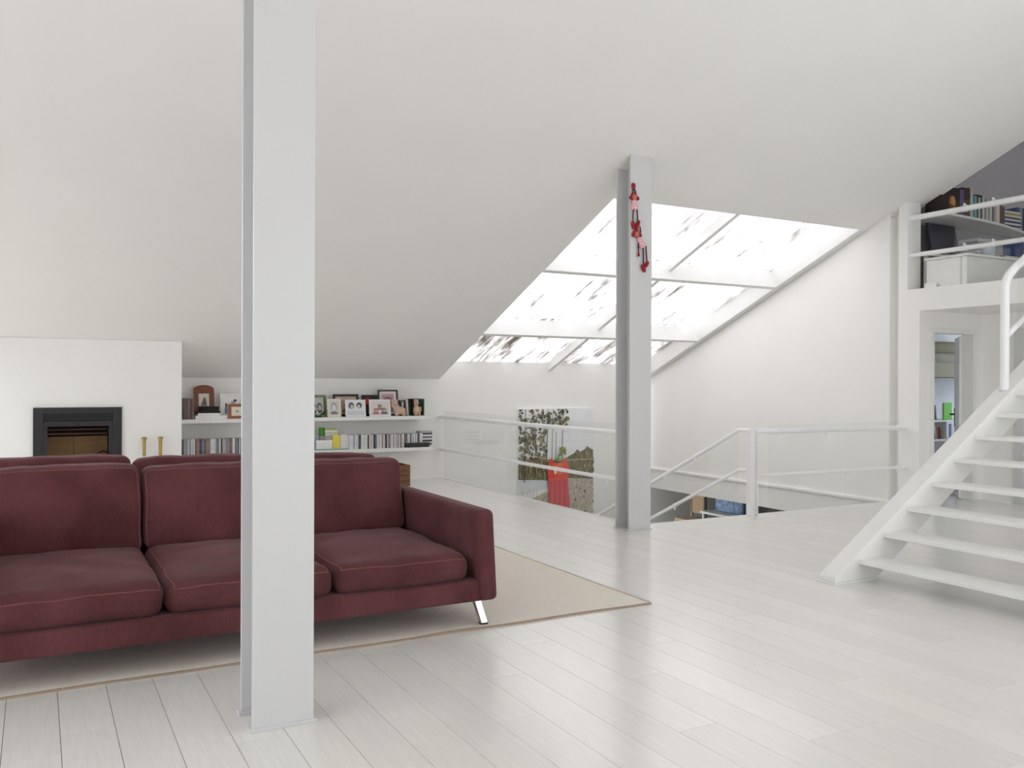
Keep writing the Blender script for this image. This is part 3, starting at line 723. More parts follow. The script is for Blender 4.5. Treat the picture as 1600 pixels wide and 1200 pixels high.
frame('photo_frame', 'white framed black and white photo of two faces', 540.5, 572, 624.5, (238, 238, 238),
      [((230, 230, 232), FULL), ((90, 90, 94), ell(.27, .68, .17, .25)), ((190, 190, 192), ell(.3, .6, .11, .17)), ((60, 60, 62), ell(.72, .7, .16, .22)), ((200, 200, 200), ell(.7, .62, .1, .16)), ((210, 212, 220), [(0, 0), (1, 0), (1, .3), (0, .34)])], y=11.35, border=.02)
frame('photo_frame', 'black frame with a red shape between two white frames', 566, 591, 617, (20, 18, 20),
      [((30, 26, 30), FULL), ((196, 52, 60), ell(.35, .75, .25, .2)), ((120, 40, 44), [(.3, .2), (.55, .2), (.5, .6), (.35, .6)]), ((220, 214, 210), ell(.5, .12, .12, .08))], y=11.48, border=.025, lean=.1)
frame('photo_frame', 'white framed colour photo of a family group', 578, 611, 624, (238, 237, 235),
      [((222, 218, 216), FULL)]+person(.5, .35, .13, (70, 66, 66), (196, 150, 134), (150, 140, 140))+person(.28, .05, .14, (110, 80, 66), (216, 170, 152), (190, 120, 110))+person(.72, .05, .15, (90, 64, 54), (214, 168, 150), (110, 110, 120)), y=11.35, border=.02)
frame('photo_frame', 'tall dark frame with white mount and pink picture', 591.5, 622.5, 609, (40, 30, 30),
      [((196, 160, 166), FULL), ((150, 104, 112), ell(.5, .6, .4, .25)), ((226, 200, 200), ell(.3, .3, .3, .2))], y=11.52, border=.022, mat_c=(232, 226, 224), mw=.035, lean=.09)
# leafy green dish
t = thing('leaf_dish', (sx(497), 11.345, ZU), 'green leaf-shaped glass dish in front of the green frame', 'dish')
q = MB(); c0 = Vector((sx(497), 11.345, ZU))
for k in range(7):
    a = k*2*math.pi/7; dirv = Vector((math.cos(a), math.sin(a)*.35, 0)); sd = Vector((-dirv.y, dirv.x, 0)).normalized()*.035
    b0 = c0+Vector((0, 0, .012)); m_ = c0+dirv*.07+Vector((0, 0, .04)); e_ = c0+dirv*.13+Vector((0, 0, .095))
    q.add([b0, m_-sd, e_, m_+sd, b0+Vector((0, 0, .006)), m_-sd+Vector((0, 0, .006)), e_+Vector((0, 0, .004)), m_+sd+Vector((0, 0, .006))],
          [[0, 1, 2, 3][::-1], [4, 5, 6, 7], [0, 1, 5, 4], [1, 2, 6, 5], [2, 3, 7, 6], [3, 0, 4, 7]], ((52, 98, 62), (196, 206, 180))[k % 2] and mat(((52, 98, 62), (196, 206, 180))[k % 2], .2))
q.build('leaves', WOODW, t); MB().tube([c0, c0+Vector((0, 0, .012)), c0+Vector((0, 0, .02))], [.05, .055, .02], 12).build('foot', mat((40, 80, 55), .2), t)
# plush / pottery animals
def animal(label, px0, px1, y, rgb, up):
    x0, x1 = sx(px0, y), sx(px1, y); w_ = x1-x0; M_ = mat(rgb, .9, var=.1, scale=50, bump=.3)
    t = thing('toy_animal', ((x0+x1)/2, y, ZU), label, 'toy animal', 'toy animals on the shelf')
    q = MB()
    if up:
        q.ball((x0+w_*.5, y, ZU+.075), (w_*.34, .05, .075), M_); q.ball((x0+w_*.45, y-.01, ZU+.175), (w_*.24, .045, .055), M_)
        for s_ in (-1, 1):
            q.ball((x0+w_*(.5+.2*s_), y-.04, ZU+.03), (w_*.12, .04, .03), M_); q.ball((x0+w_*(.45+.18*s_), y, ZU+.225), (w_*.06, .012, .03), M_)
        b = q.build('body', M_, t); MB().tube([(x1-w_*.15, y, ZU+.05), (x1, y, ZU+.07), (x1-.005, y, ZU+.12), (x1-w_*.15, y, ZU+.11)], .011, 8).build('tail', M_, t)
        hx_, hz_ = x0+w_*.45, ZU+.18
    else:
        q.ball((x0+w_*.6, y, ZU+.075), (w_*.4, .06, .055), M_); q.ball((x0+w_*.24, y-.01, ZU+.16), (w_*.22, .05, .06), M_); q.ball((x0+w_*.36, y, ZU+.11), (w_*.22, .05, .06), M_)
        for u in (.32, .42, .78, .9): q.ball((x0+w_*u, y-.015, ZU+.03), (w_*.08, .025, .03), M_)
        for s_ in (-1, 1): q.ball((x0+w_*(.24+.16*s_), y, ZU+.205), (w_*.07, .015, .03), M_)
        q.build('body', M_, t)
        hx_, hz_ = x0+w_*.2, ZU+.165
    e_ = MB(); e_.ball((hx_-.012, y-.056, hz_), .006, BLACK, 6, 4); e_.ball((hx_+.022, y-.056, hz_), .006, BLACK, 6, 4); e_.ball((hx_+.005, y-.06, hz_-.02), .008, BLACK, 6, 4)
    e_.build('face', BLACK, t)
animal('pinkish beige plush animal lying beside the white family photo', 610.5, 634, 11.36, (206, 178, 160), False)
animal('small beige animal figure sitting in front of the dark binder', 643.5, 657.5, 11.36, (204, 180, 150), True)

# ---- books and cases (generic upright / lying blocks with cover + pages)
def book(x0, x1, y0, y1, z0, z1, rgb, label, cat='book', group=None, name='book', pages=(228, 224, 214), tilt=0, spine='front', rough=.5):
    t = thing(name, ((x0+x1)/2, (y0+y1)/2, z0), label, cat, group)
    c = min(.003, (x1-x0)*.15)
    if spine == 'front':                     # standing, spine to the viewer
        f = MB(); f.box(x0, x0+c, y0, y1, z0, z1); f.box(x1-c, x1, y0, y1, z0, z1); f.box(x0+c, x1-c, y0, y0+c, z0, z1)
        f.build('cover', mat(rgb, rough), t)
        bx('pages', x0+c, x1-c, y0+c, y1-.004, z0+.003, z1-.004, mat(pages, .8), t)
    else:                                    # lying flat
        c = min(.003, (z1-z0)*.15); f = MB(); f.box(x0, x1, y0, y1, z0, z0+c); f.box(x0, x1, y0, y1, z1-c, z1); f.box(x0, x0+.003, y0, y1, z0+c, z1-c)
        f.build('cover', mat(rgb, rough), t)
        bx('pages', x0+.003, x1-.004, y0+.004, y1-.004, z0+c, z1-c, mat(pages, .8), t)
    if tilt: t.rotation_euler.y = tilt
    return t
# upper shelf, left of column
for i, (a, b, c) in enumerate(((286.3, 290, (84, 88, 84)), (290, 293, (130, 62, 56)), (293, 296, (120, 122, 116)), (296, 300, (96, 54, 50)))):
    book(sx(a, 11.4), sx(b, 11.4)-.001, 11.36, 11.5, ZU, ZU+.26-.006*(i % 2), c, ('grey book against the chimney breast', 'dull red book second from the chimney breast', 'pale grey book third from the chimney breast', 'dark red book beside the arched wooden frame')[i])
z = ZU
for (a, b, dz, c, lab) in ((305, 355, .046, (226, 224, 222), 'thick white book at the bottom of the pile in front of the arched frame'), (309, 344, .03, (235, 233, 230), 'thin white book in the pile in front of the arched frame'),
                           (308, 344.5, .02, (24, 22, 24), 'thin black book in the pile in front of the arched frame'), (313, 342, .062, (12, 12, 14), 'black box on top of the book pile')):
    book(sx(a, 11.34), sx(b, 11.34), 11.31, 11.44, z, z+dz, c, lab, 'box' if 'box' in lab else 'book', None, 'storage_box' if 'box' in lab else 'book', (238, 236, 232) if c[0] > 100 else (20, 20, 20), 0, 'side'); z += dz
# upper shelf, right end
for i, (a, b, h, c, lab, tl) in enumerate(((626.3, 629, .215, (58, 54, 56), 'dark grey book behind the plush animal', .0), (629.3, 631.6, .20, (222, 220, 214), 'thin cream book standing behind the plush animal', 0), (632.9, 635.8, .21, (40, 38, 40), 'black book leaning on the upper shelf', -.05),
                                           (637, 640.5, .225, (214, 214, 210), 'pale grey book leaning near the dark binder', -.08), (641.2, 643.2, .225, (40, 60, 44), 'narrow dark green book next to the binder', 0))):
    book(sx(a, 11.42), sx(b, 11.42)-.001, 11.45, 11.58, ZU+.001, ZU+h, c, lab, tilt=tl)
t = thing('binder', (sx(653, 11.42), 11.48, ZU), 'dark open-fronted binder with green spine at the shelf end', 'binder')
x0, x1 = sx(643.6, 11.42), sx(663, 11.42)
f = MB(); f.box(x0, x0+.008, 11.42, 11.6, ZU, ZU+.235); f.box(x0+.008, x1-.012, 11.58, 11.6, ZU, ZU+.235); f.build('case', mat((34, 28, 30), .5), t)
bx('spine', x1-.012, x1, 11.42, 11.6, ZU, ZU+.235, mat((86, 116, 96), .5), t)
for k in range(4): bx('page', x0+.02+.035*k, x0+.03+.035*k, 11.45, 11.575, ZU, ZU+.22, mat(((60, 50, 54), (110, 100, 100), (44, 38, 44), (80, 70, 76))[k], .6), t)
# lower shelf: rows of disc cases
DV = [(70, 74, 84), (205, 205, 205), (222, 220, 214), (150, 152, 160), (40, 40, 46), (176, 170, 168), (200, 150, 130), (120, 128, 146), (214, 214, 220), (168, 112, 104), (98, 98, 104), (230, 230, 228)]
NAM = ['slate', 'light grey', 'ivory', 'blue grey', 'black', 'taupe', 'salmon', 'steel blue', 'pale lilac', 'dull red', 'dark grey', 'white']
casem = {}
def disc_case(x, w_, y, h, k, where, grp):
    key = (k, round(w_, 3), round(h, 3))
    if key not in casem:
        q = MB(); q.box(-w_/2, w_/2, 0, .13, 0, h, mat(DV[k], .35)); q.box(-w_/2+.001, w_/2-.001, -.0006, 0, h*.25, h*.8, mat(tuple(min(255, int(v*.8+36)) for v in DV[k]), .4))
        ob = q.build('disc_case', PLASTER, origin=(0, 0, 0)); casem[key] = ob.data
    else:
        ob = bpy.data.objects.new('disc_case', casem[key]); COL.objects.link(ob)
    ob.location = (x, y, ZLo)
    tag(ob, '%s disc case standing in the lower shelf row %s' % (NAM[k], where), 'disc case', grp)
def row(pa, pb, where, grp, seq):
    x = sx(pa, 11.36); xe = sx(pb, 11.36); i = 0
    while x < xe:
        w_ = (.014, .014, .016, .021)[rnd.randrange(4)]
        h = (.19, .192, .186)[rnd.randrange(3)]
        disc_case(x+w_/2, w_-.001, 11.345+rnd.random()*.008, h, seq[i % len(seq)] if rnd.random() < .5 else rnd.randrange(12), where, grp); x += w_; i += 1
row(286, 381, 'left of the tall column', 'disc cases left of the column', [0, 2, 4, 1, 10, 7, 11, 1, 11, 6, 6, 5, 7, 4, 3, 10, 0, 8, 11])
row(545, 659, 'right of the tall column', 'disc cases right of the column', [4, 11, 10, 1, 8, 11, 7, 11, 5, 1, 10, 11, 9, 8, 2, 11])
z = ZLo
for i in range(9):
    k = (11, 10, 1, 4, 11, 10, 11, 0, 5)[i]
    ob = MB().box(sx(658.5, 11.4)-.006*(i % 3), sx(675, 11.4)-.006*(i % 2), 11.38, 11.56, z, z+.024).build('disc_case', mat(DV[k], .4))
    tag(ob, 'disc case lying in the stack at the right end, %s from the bottom' % ('first', 'second', 'third', 'fourth', 'fifth', 'sixth', 'seventh', 'eighth', 'ninth')[i], 'disc case', 'stacked disc cases'); z += .0242
t = thing('media_player', (sx(652, 11.32), 11.325, ZLo), 'slim black player box lying in front of the disc cases', 'player')
bx('body', sx(634, 11.32), sx(671, 11.32), 11.305, 11.343, ZLo+.004, ZLo+.06, mat((40, 34, 36), .35), t, bevel=.003)
bx('lid', sx(634, 11.32), sx(671, 11.32), 11.304, 11.344, ZLo+.06, ZLo+.066, mat((92, 84, 84), .3), t)
for xx in (638, 667): bx('foot', sx(xx, 11.32)-.01, sx(xx, 11.32)+.01, 11.31, 11.335, ZLo, ZLo+.004, BLACK, t)
for (a, b, h, c, lab, y) in ((484, 498.5, .20, (158, 164, 172), 'blue grey folder on the lower shelf at the column', 11.42), (499, 509, .185, (150, 144, 146), 'grey striped box set on the lower shelf', 11.42), (509.2, 518.5, .185, (176, 172, 172), 'pale striped box set beside the yellow book', 11.42),
                             (520, 531.5, .195, (232, 214, 84), 'yellow book standing on the lower shelf', 11.38), (532, 544.6, .20, (222, 222, 222), 'wide white binder next to the yellow book', 11.38)):
    book(sx(a, y), sx(b, y)-.001, y, y+.14, ZLo, ZLo+h, c, lab)
bx('x', 0, 1, 0, 1, 0, 1, WOODW).name = 'tmp'; bpy.data.objects.remove(bpy.data.objects['tmp'])
tag(MB().box(sx(491, 11.33), sx(544, 11.33), 11.302, 11.34, ZLo, ZLo+.02).build('glass_tray', mat((150, 180, 172), .15), bevel=.002), 'flat teal glass tray at the lower shelf front', 'tray')
t = thing('paper_box', (sx(506, 11.36), 11.36, ZLo), 'white paper box in front of the striped boxes', 'box')
bx('body', sx(494, 11.36), sx(518.8, 11.36), 11.345, 11.378, ZLo, ZLo+.13, mat((232, 230, 228), .6), t); bx('lid', sx(494, 11.36)-.002, sx(518.8, 11.36)+.002, 11.344, 11.379, ZLo+.10, ZLo+.133, mat((238, 237, 236), .6), t)
t = thing('green_candle', (sx(503, 11.46), 11.48, ZLo+.185), 'green pillar candle on the boxes right of the column', 'candle')
c0 = Vector((sx(503, 11.46), 11.48, ZLo+.185)); MB().tube([c0, c0+Vector((0, 0, .1)), c0+Vector((0, 0, .112))], [.036, .036, .03], 16).build('wax', mat((70, 150, 50), .5), t); MB().tube([c0+Vector((0, 0, .11)), c0+Vector((0, 0, .122))], .002, 6).build('wick', BLACK, t)
z = ZLo+.187
for k, c in enumerate(((214, 210, 220), (196, 204, 150), (226, 226, 224), (168, 190, 110))):
    tag(MB().box(sx(508, 11.43), sx(528, 11.43)-.01*(k % 2), 11.43, 11.55, z, z+.024).build('flat_case', mat(c, .5)), '%s flat case in the small pile beside the green candle' % ('lilac', 'pale olive', 'white', 'light green')[k], 'case', 'flat cases beside the candle'); z += .0243
t = thing('small_bottle', (sx(488, 11.48), 11.49, ZLo+.2), 'small dark red bottle beside the green candle', 'bottle')
c0 = Vector((sx(488.5, 11.48), 11.49, ZLo+.2)); MB().tube([c0, c0+Vector((0, 0, .05)), c0+Vector((0, 0, .065)), c0+Vector((0, 0, .085))], [.018, .018, .008, .008], 12).build('body', mat((70, 24, 34), .2), t); MB().tube([c0+Vector((0, 0, .085)), c0+Vector((0, 0, .1))], .01, 10).build('cap', BLACK, t)

# ================================================================== WOODEN CRATE BEHIND THE SOFAS
t = thing('wooden_crate', (4.1, 11.05, 0), 'brown wooden crate standing below the shelves behind the sofas', 'crate')
WB = mat((112, 76, 50), .7, var=.3, scale=9, stretch=(1, 1, 7), name='rough_wood')
cx0, cx1, cy0, cy1 = 3.75, 4.375, 10.86, 11.25
for k in range(4):
    a = .01+.071*k
    bx('board', cx0, cx1, cy0, cy0+.018, a, a+.066, WB, t); bx('board', cx0, cx1, cy1-.018, cy1, a, a+.066, WB, t)
    bx('board', cx1-.018, cx1, cy0+.02, cy1-.02, a, a+.066, WB, t); bx('board', cx0, cx0+.018, cy0+.02, cy1-.02, a, a+.066, WB, t)
bx('bottom', cx0+.018, cx1-.018, cy0+.018, cy1-.018, .0, .015, WB, t)
for xx in (cx0+.02, cx1-.05):
    for yy in (cy0+.019, cy1-.049): bx('corner_post', xx, xx+.03, yy, yy+.03, .015, .29, WB, t)

# ================================================================== RAG DOLLS ON THE COLUMN
RED = mat((150, 24, 34), .8, var=.1, name='red_wool'); SKIN = mat((190, 112, 92), .8, name='doll_skin'); DRKR = mat((70, 20, 24), .8, name='dark_red')
chk = bpy.data.materials.new('pink_gingham'); chk.use_nodes = True; nt = chk.node_tree
ck = nt.nodes.new('ShaderNodeTexChecker'); ck.inputs['Scale'].default_value = 90; ck.inputs[1].default_value = (*lin((214, 120, 140)), 1); ck.inputs[2].default_value = (*lin((236, 214, 220)), 1)
tc = nt.nodes.new('ShaderNodeTexCoord'); nt.links.new(tc.outputs['Object'], ck.inputs[0]); nt.links.new(ck.outputs[0], nt.nodes['Principled BSDF'].inputs['Base Color'])
def dp(x, y, off=.02): return at(x, y, 1, 6.68-off)
def doll(label, hook, head, dtop, dbot, dw, arms, legs, shoes):
    b = dp(*dbot); t = thing('rag_doll', b, label, 'doll', 'rag dolls hanging on the column')
    H = dp(*head); MB().ball(H, (.028, .022, .034), SKIN).build('head', SKIN, t)
    q = MB(); q.ball(H+Vector((0, .006, .02)), (.036, .016, .03), RED)
    for s_ in (-1, 1): q.ball(H+Vector((s_*.042, 0, -.006)), (.016, .014, .02), RED)
    q.build('hair', RED, t)
    a, c = dp(*dtop), dp(*dbot)
    MB().tube([a, a.lerp(c, .35), a.lerp(c, .8), c], [.018, dw*.75, dw, dw*.8], 14).build('dress', chk, t)
    for pts in arms: MB().tube([dp(*p) for p in pts], .0065, 8).build('arm', DRKR, t)
    if hook: MB().ball(dp(*hook), (.022, .015, .03), RED).build('mitten', RED, t)
    for l in legs: MB().tube([dp(*p) for p in l], .006, 8).build('leg', DRKR, t)
    for (p, q_) in shoes:
        A, B = dp(*p), dp(*q_); MB().tube([A, A.lerp(B, .5), B], [.014, .021, .013], 10).build('shoe', RED, t)
doll('upper red rag doll in pink gingham hanging on the stairwell column', (990, 290.5), (991, 308.5), (991, 313), (991.5, 328), .036,
     [[(990, 291), (989, 300), (988, 312)], [(990, 291), (993, 300), (995, 313)]], [[(989.5, 327), (989, 348)], [(995.5, 327), (996.5, 347)]], [((988.5, 346), (990.5, 358)), ((998.5, 345), (994, 358))])
doll('lower red rag doll in pink gingham hanging from the upper doll', None, (995, 366.5), (998, 371), (1004.5, 387), .034,
     [[(998, 370), (1001, 362), (1000, 354)], [(999, 374), (997.5, 384), (997.8, 396)]], [[(1005, 387), (1005.3, 415)], [(1009, 384), (1011, 410)]], [((1003.5, 413), (1007.5, 425)), ((1012.5, 409), (1008, 417))])
o = MB(); o.ball(dp(997.8, 398), (.013, .012, .02), RED)
bod = [x for x in bpy.data.objects if x.name.startswith('rag_doll') and x.type == 'EMPTY'][-1]
o.build('mitten', RED, bod)

# ================================================================== LOFT CONTENTS
LS = 3.395
pts = [(9.14, 6.48), (9.63, 6.53), (10.1, 6.57), (10.6, 6.65), (11.1, 6.77), (11.6, 6.9), (12.0, 6.97), (12.0, 7.09), (9.14, 7.09)]
tag(MB().prism(pts, lambda p: LS-.03, lambda p: LS).build('curved_shelf', WOODW), 'curved white shelf on the loft wall full of books', 'shelf')
def fy(x):
    for (a, b) in zip(pts[:6], pts[1:7]):
        if a[0] <= x <= b[0]: return a[1]+(b[1]-a[1])*(x-a[0])/(b[0]-a[0])
    return 6.5
def lb(px0, px1, h, rgb, label, dz=.24, tilt=0, name='book', cat='book', inset=.02, grp=None):
    # px at shelf height, on the curved front edge
    def xx(px_):
        x = 9.6
        for _ in range(30):
            y = fy(x)+inset; x = at(px_, 340, 1, y).x
        return x
    a, b = xx(px0), xx(px1); y = max(fy(a), fy(b))+inset
    return book(a, b-.002, y, min(y+dz, 7.08), LS, LS+h, rgb, label, cat, grp, name, tilt=tilt)
t = lb(1474, 1500, .31, (26, 18, 16), 'large black art book with a painted face on the loft shelf', .2, inset=.02)
bk = [x for x in bpy.data.objects if x.parent == t and x.name.startswith('cover')][0]
yf = min((o.matrix_basis.translation.y+wloc(t).y+min(v.co.y for v in o.data.vertices)) for o in [bk])
xa, xb = at(1478, 320, 1, yf).x, at(1496, 320, 1, yf).x
flat([((150, 96, 50), ell(.55, .45, .3, .33)), ((196, 142, 86), ell(.62, .5, .2, .25)), ((110, 60, 34), ell(.45, .2, .25, .14))], xa, xb, LS+.03, LS+.27, yf-.001).build('cover_print', BLACK, t)
seq = [(1500, 1506, .31, (104, 84, 130), 'purple'), (1506, 1516, .34, (58, 36, 34), 'dark brown'), (1516, 1520, .36, (196, 190, 170), 'cream'), (1520, 1523.5, .27, (70, 140, 150), 'teal'), (1523.5, 1526, .27, (130, 176, 190), 'pale blue'),
       (1526, 1529, .29, (40, 66, 66), 'dark teal'), (1529, 1532, .26, (190, 196, 196), 'silver grey'), (1532, 1535, .29, (48, 50, 60), 'charcoal'), (1535, 1538.5, .28, (214, 212, 204), 'off white'), (1538.5, 1541, .27, (120, 118, 120), 'mid grey'),
       (1541, 1544, .24, (206, 206, 200), 'light grey'), (1544, 1547, .24, (150, 150, 158), 'blue grey'), (1547, 1550, .23, (220, 218, 212), 'white'), (1550, 1553, .24, (96, 90, 92), 'dark grey'),
       (1553, 1557, .24, (178, 170, 160), 'sand'), (1557, 1562, .23, (226, 220, 206), 'ivory'), (1562, 1566, .25, (120, 66, 52), 'rust red'), (1566, 1570, .23, (84, 74, 92), 'violet grey')]
for (a, b, h, c, nme) in seq: lb(a, b, h, c, '%s book standing in the row on the curved loft shelf' % nme, grp='books on the curved loft shelf')
xa, xb = at(1571, 340, 1, 6.72).x, at(1596, 345, 1, 6.80).x
for k in range(9):
    c = ((206, 206, 214), (70, 70, 96), (226, 226, 226), (60, 64, 84), (214, 214, 220), (90, 90, 110), (220, 216, 190), (170, 150, 120), (230, 226, 210))[k]
    tag(MB().box(xa+.01*(k % 2), xb-.012*(k % 3), 6.80, 7.02, LS+.025*k, LS+.0245*(k+1)+.0005*k).build('magazine', mat(c, .6)), 'magazine in the flat pile on the curved loft shelf, %s from bottom' % ('first', 'second', 'third', 'fourth', 'fifth', 'sixth', 'seventh', 'eighth', 'ninth')[k], 'magazine', 'magazine pile on the loft shelf')
xb += .02
for k, c in enumerate(((86, 96, 140), (150, 156, 170), (50, 54, 80), (190, 190, 196))):
    book(xb+.05*k, xb+.05*k+.048, 6.86, 7.06, LS, LS+.31, c, '%s ring binder at the right end of the loft shelf' % ('blue', 'grey', 'navy', 'silver')[k], 'binder', 'ring binders on the loft shelf', 'ring_binder')
# white chest on the loft floor
t = thing('white_chest', (9.6, 6.3, 2.49), 'white lidded chest on the loft floor behind the glass', 'chest')
bx('body', 9.06, 10.7, 6.1, 6.6, 2.49, 2.82, WOODW, t, bevel=.004); bx('lid', 9.04, 10.72, 6.07, 6.62, 2.822, 2.85, WOODW, t, bevel=.004)
bx('panel_strip', 9.055, 9.06, 6.16, 6.18, 2.5, 2.82, STEEL, t)
# desk board with laptop behind the chest
t = thing('desk', (9.85, 6.84, 2.49), 'white desk against the loft end wall', 'desk')
bx('desktop', 9.14, 11.2, 6.64, 7.09, 2.9, 2.93, WOODW, t)
for xx in (9.2, 11.14): bx('leg', xx, xx+.04, 6.7, 6.74, 2.49, 2.9, WOODW, t)
t = thing('computer_monitor', (9.78, 6.9, 2.93), 'dark computer monitor on the loft desk under the curved shelf', 'monitor')
MB().ext([(9.55, 6.88, 3.03), (10.07, 6.88, 3.03), (10.03, 6.92, 3.352), (9.51, 6.92, 3.352)], (0, .03, .004)).build('screen', mat((70, 68, 80), .35), t, fix=True)
bx('stand', 9.75, 9.83, 6.93, 6.96, 2.94, 3.15, mat((40, 40, 46), .4), t); bx('foot', 9.66, 9.92, 6.85, 7.02, 2.931, 2.942, mat((40, 40, 46), .4), t)
for k in range(7):
    tag(MB().box(10.12+.012*(k % 2), 10.4-.015*(k % 3), 6.68, 6.92, 2.931+.037*k, 2.931+.037*(k+1)-.002).build('paper_pile', mat(((214, 214, 214), (170, 172, 176), (226, 224, 220), (190, 190, 192), (206, 206, 208), (180, 182, 184), (222, 222, 222))[k], .7)),
        'bundle of papers stacked beside the monitor, %s from bottom' % ('first', 'second', 'third', 'fourth', 'fifth', 'sixth', 'seventh')[k], 'papers', 'paper bundles')
t = thing('plastic_tub', (9.75, 6.3, 2.85), 'clear plastic tub with pens on the white chest', 'tub')
MB().tube([(9.75, 6.3, 2.851), (9.75, 6.3, 2.86), (9.75, 6.3, 2.99)], [.06, .065, .08], 16, cap=False).build('wall', mat((200, 206, 220), .2), t)
for k in range(5): MB().tube([(9.72+.015*k, 6.3, 2.86), (9.69+.03*k, 6.3+.01*(k % 2), 3.03)], .006, 6).build('pen', mat(((60, 70, 110), (180, 180, 184), (140, 60, 60), (220, 220, 220), (60, 60, 60))[k], .5), t)
for k, (a, b, h, c, lab) in enumerate(((9.3, 9.6, .03, (150, 148, 146), 'grey folder lying on the white chest'), (9.9, 10.3, .05, (112, 104, 100), 'brown grey box file on the white chest'))):
    book(a, b, 6.2, 6.42, 2.85, 2.85+h, c, lab, spine='side')
for k, c in enumerate(((70, 90, 140), (120, 140, 190), (60, 60, 90))):
    book(10.36+.05*k, 10.405+.05*k, 6.25, 6.5, 2.85, 3.1, c, '%s folder standing on the right of the white chest' % ('blue', 'pale blue', 'navy')[k], 'folder', 'folders on the chest', 'folder', tilt=-.06)
tag(MB().box(9.02, 9.04, 6.45, 6.6, 2.49, 2.56).build('socket_box', PLASTER), 'small white box beside the chest at the loft edge', 'box')

# ================================================================== BEDROOM CONTENTS (seen through the door)
t = thing('bunk_bed', (12.8, 8.9, 0), 'raised bed with olive bedding seen through the doorway', 'bed')
OL = mat((150, 148, 126), .8, var=.08, scale=5, name='olive_bedding')
bx('side_board', 11.6, 14.0, 8.60, 8.63, 1.50, 1.72, mat((168, 164, 140), .6), t); bx('slat_base', 11.6, 14.0, 8.63, 9.28, 1.49, 1.55, BLACK, t)
mb, _ = cushion_mb(11.62, 13.98, 8.64, 9.28, 1.56, 1.87, .06, top=.03); mb.build('mattress', mat((176, 174, 160), .8, var=.1, scale=4, bump=.4), t, fix=True)
mb, _ = cushion_mb(12.0, 13.6, 8.66, 9.26, 1.86, 2.03, .07, top=.04); mb.build('duvet', OL, t, fix=True)
for xx in (11.6, 13.95): bx('post', xx, xx+.05, 8.61, 8.66, 0, 1.9, WOODW, t)
t = thing('bookcase', (12.5, 8.9, 0), 'low white bookcase below the raised bed', 'bookcase')
for zz in (.02, .5, .80): bx('shelf', 11.9, 13.3, 8.8, 9.1, zz, zz+.028, WOODW, t)
for xx in (11.9, 12.585, 13.272): bx('divider', xx, xx+.028, 8.8, 9.1, 0, .8, WOODW, t)
for k, (a, c, h, tl) in enumerate(((12.255, (40, 38, 42), .2, 0), (12.295, (110, 112, 116), .22, -.12), (12.345, (60, 60, 66), .23, -.12), (12.395, (172, 172, 176), .21, -.12), (12.445, (150, 96, 76), .19, -.12), (12.5, (120, 60, 52), .18, -.12))):
    book(a, a+.034, 8.86, 9.0, .533, .53+h, c, '%s book leaning in the bedroom bookcase' % ('black', 'grey', 'charcoal', 'silver', 'tan', 'maroon')[k], group='books in the bedroom bookcase', tilt=tl)
for k in range(4): book(12.625+.04*k, 12.66+.04*k, 8.84, 9.0, .529, .76, ((100, 130, 190), (200, 206, 216), (80, 104, 160), (170, 186, 214))[k], '%s folder in the right compartment of the bedroom bookcase' % ('blue', 'white', 'dark blue', 'pale blue')[k], 'folder', 'folders in the bedroom bookcase', 'folder')
t = frame('photo_frame', 'black photo frame on the bedroom bookcase', 0, 1, 630, (20, 20, 22), [((120, 140, 130), FULL), ((40, 46, 44), ell(.5, .5, .3, .35)), ((190, 200, 190), ell(.4, .6, .15, .2))], base=.829)
for ch in [x for x in bpy.data.objects if x.parent == t]: bpy.data.objects.remove(ch)
t.location = (12.31, 8.86, .829); WL[t] = Vector(t.location); t.rotation_euler.x = -.1
f = MB(); a, b, z0, z1, y = 12.2, 12.43, .829, 1.06, 8.86
f.box(a, a+.025, y, y+.02, z0, z1); f.box(b-.025, b, y, y+.02, z0, z1); f.box(a, b, y, y+.02, z0, z0+.025); f.box(a, b, y, y+.02, z1-.025, z1); f.box(a+.02, b-.02, y+.012, y+.02, z0+.02, z1-.02)
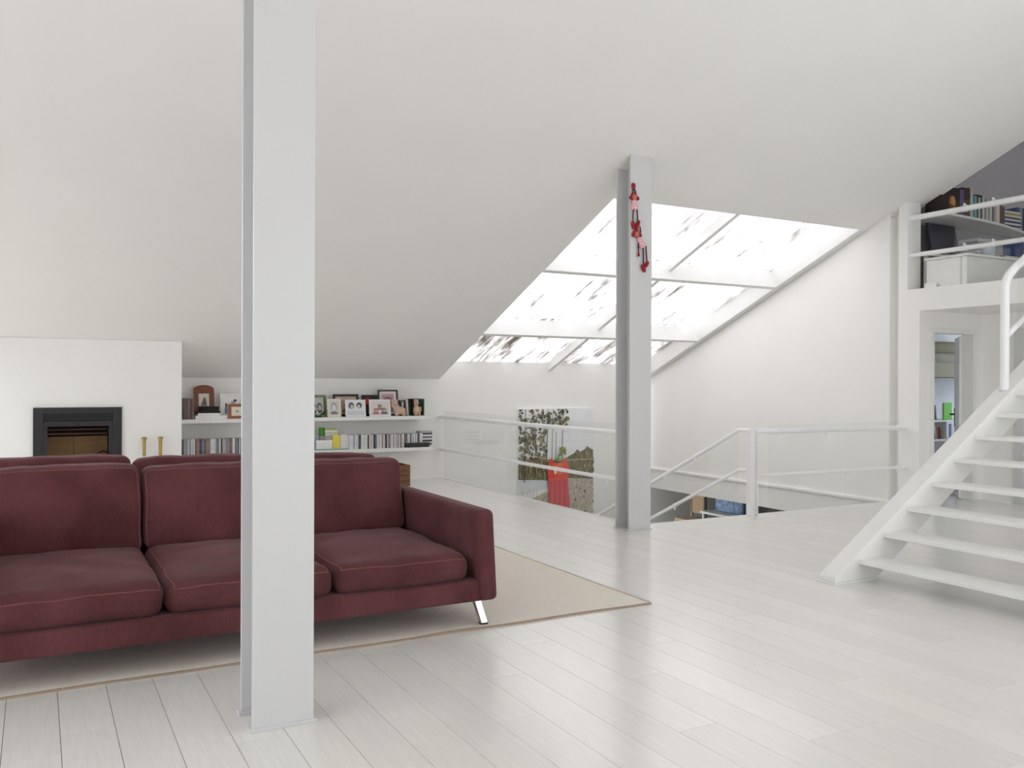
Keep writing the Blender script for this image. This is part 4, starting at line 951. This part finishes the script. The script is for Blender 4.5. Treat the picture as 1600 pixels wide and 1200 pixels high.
f.build('frame', BLACK, t); flat([((120, 140, 130), FULL), ((40, 46, 44), ell(.5, .5, .3, .35)), ((190, 200, 190), ell(.4, .6, .15, .2))], a+.025, b-.025, z0+.025, z1-.025, y+.011).build('photo', BLACK, t)
t = thing('green_folder', (12.7, 8.88, .829), 'bright green folder standing on the bedroom bookcase', 'folder')
bx('cover', 12.6, 12.8, 8.86, 8.875, .829, 1.10, mat((96, 200, 40), .5), t); bx('pages', 12.604, 12.798, 8.875, 8.892, .832, 1.09, mat((225, 225, 215), .8), t)

# ================================================================== LOWER ROOM CONTENTS
t = thing('low_table', (11.2, 10.8, -1.5), 'dark low table glimpsed down the stairwell', 'table')
bx('table_top', 10.3, 11.9, 9.6, 11.0, -.86, -.82, mat((58, 60, 58), .35), t)
for xx in (10.34, 11.8):
    for yy in (9.64, 10.9): bx('leg', xx, xx+.06, yy, yy+.06, -1.5, -.86, BLACK, t)
t = thing('blue_cushion', (11.0, 11.5, -.84), 'blue and white patterned cushion glimpsed down the stairwell', 'cushion')
mb, _ = cushion_mb(10.5, 10.62, 11.1, 11.8, -.86, -.6, .04); b = mb.build('cover', mat((140, 170, 205), .7, var=.5, scale=14, name='blue_pattern'), t, fix=True)
t2 = thing('bench', (10.6, 11.4, -1.5), 'white bench carrying the blue cushion below the stairwell', 'bench')
bx('seat', 10.3, 11.0, 11.05, 11.95, -.9, -.86, WOODW, t2)
for xx in (10.32, 10.94):
    for yy in (11.08, 11.88): bx('leg', xx, xx+.04, yy, yy+.04, -1.5, -.9, WOODW, t2)
t = thing('wooden_chair', (10.3, 12.2, -1.5), 'light wooden chair glimpsed down the stairwell', 'chair')
LW = mat((190, 160, 128), .5, var=.1, name='light_wood')
bx('seat', 10.1, 10.5, 12.0, 12.4, -1.07, -1.03, LW, t); bx('backrest', 10.46, 10.5, 12.02, 12.38, -.95, -.62, LW, t)
for xx in (10.1, 10.46):
    for yy in (12.0, 12.36): bx('leg', xx, xx+.04, yy, yy+.04, -1.5, -1.07 if xx < 10.4 else -.6, mat((90, 74, 62), .5) if yy < 12.1 else LW, t)
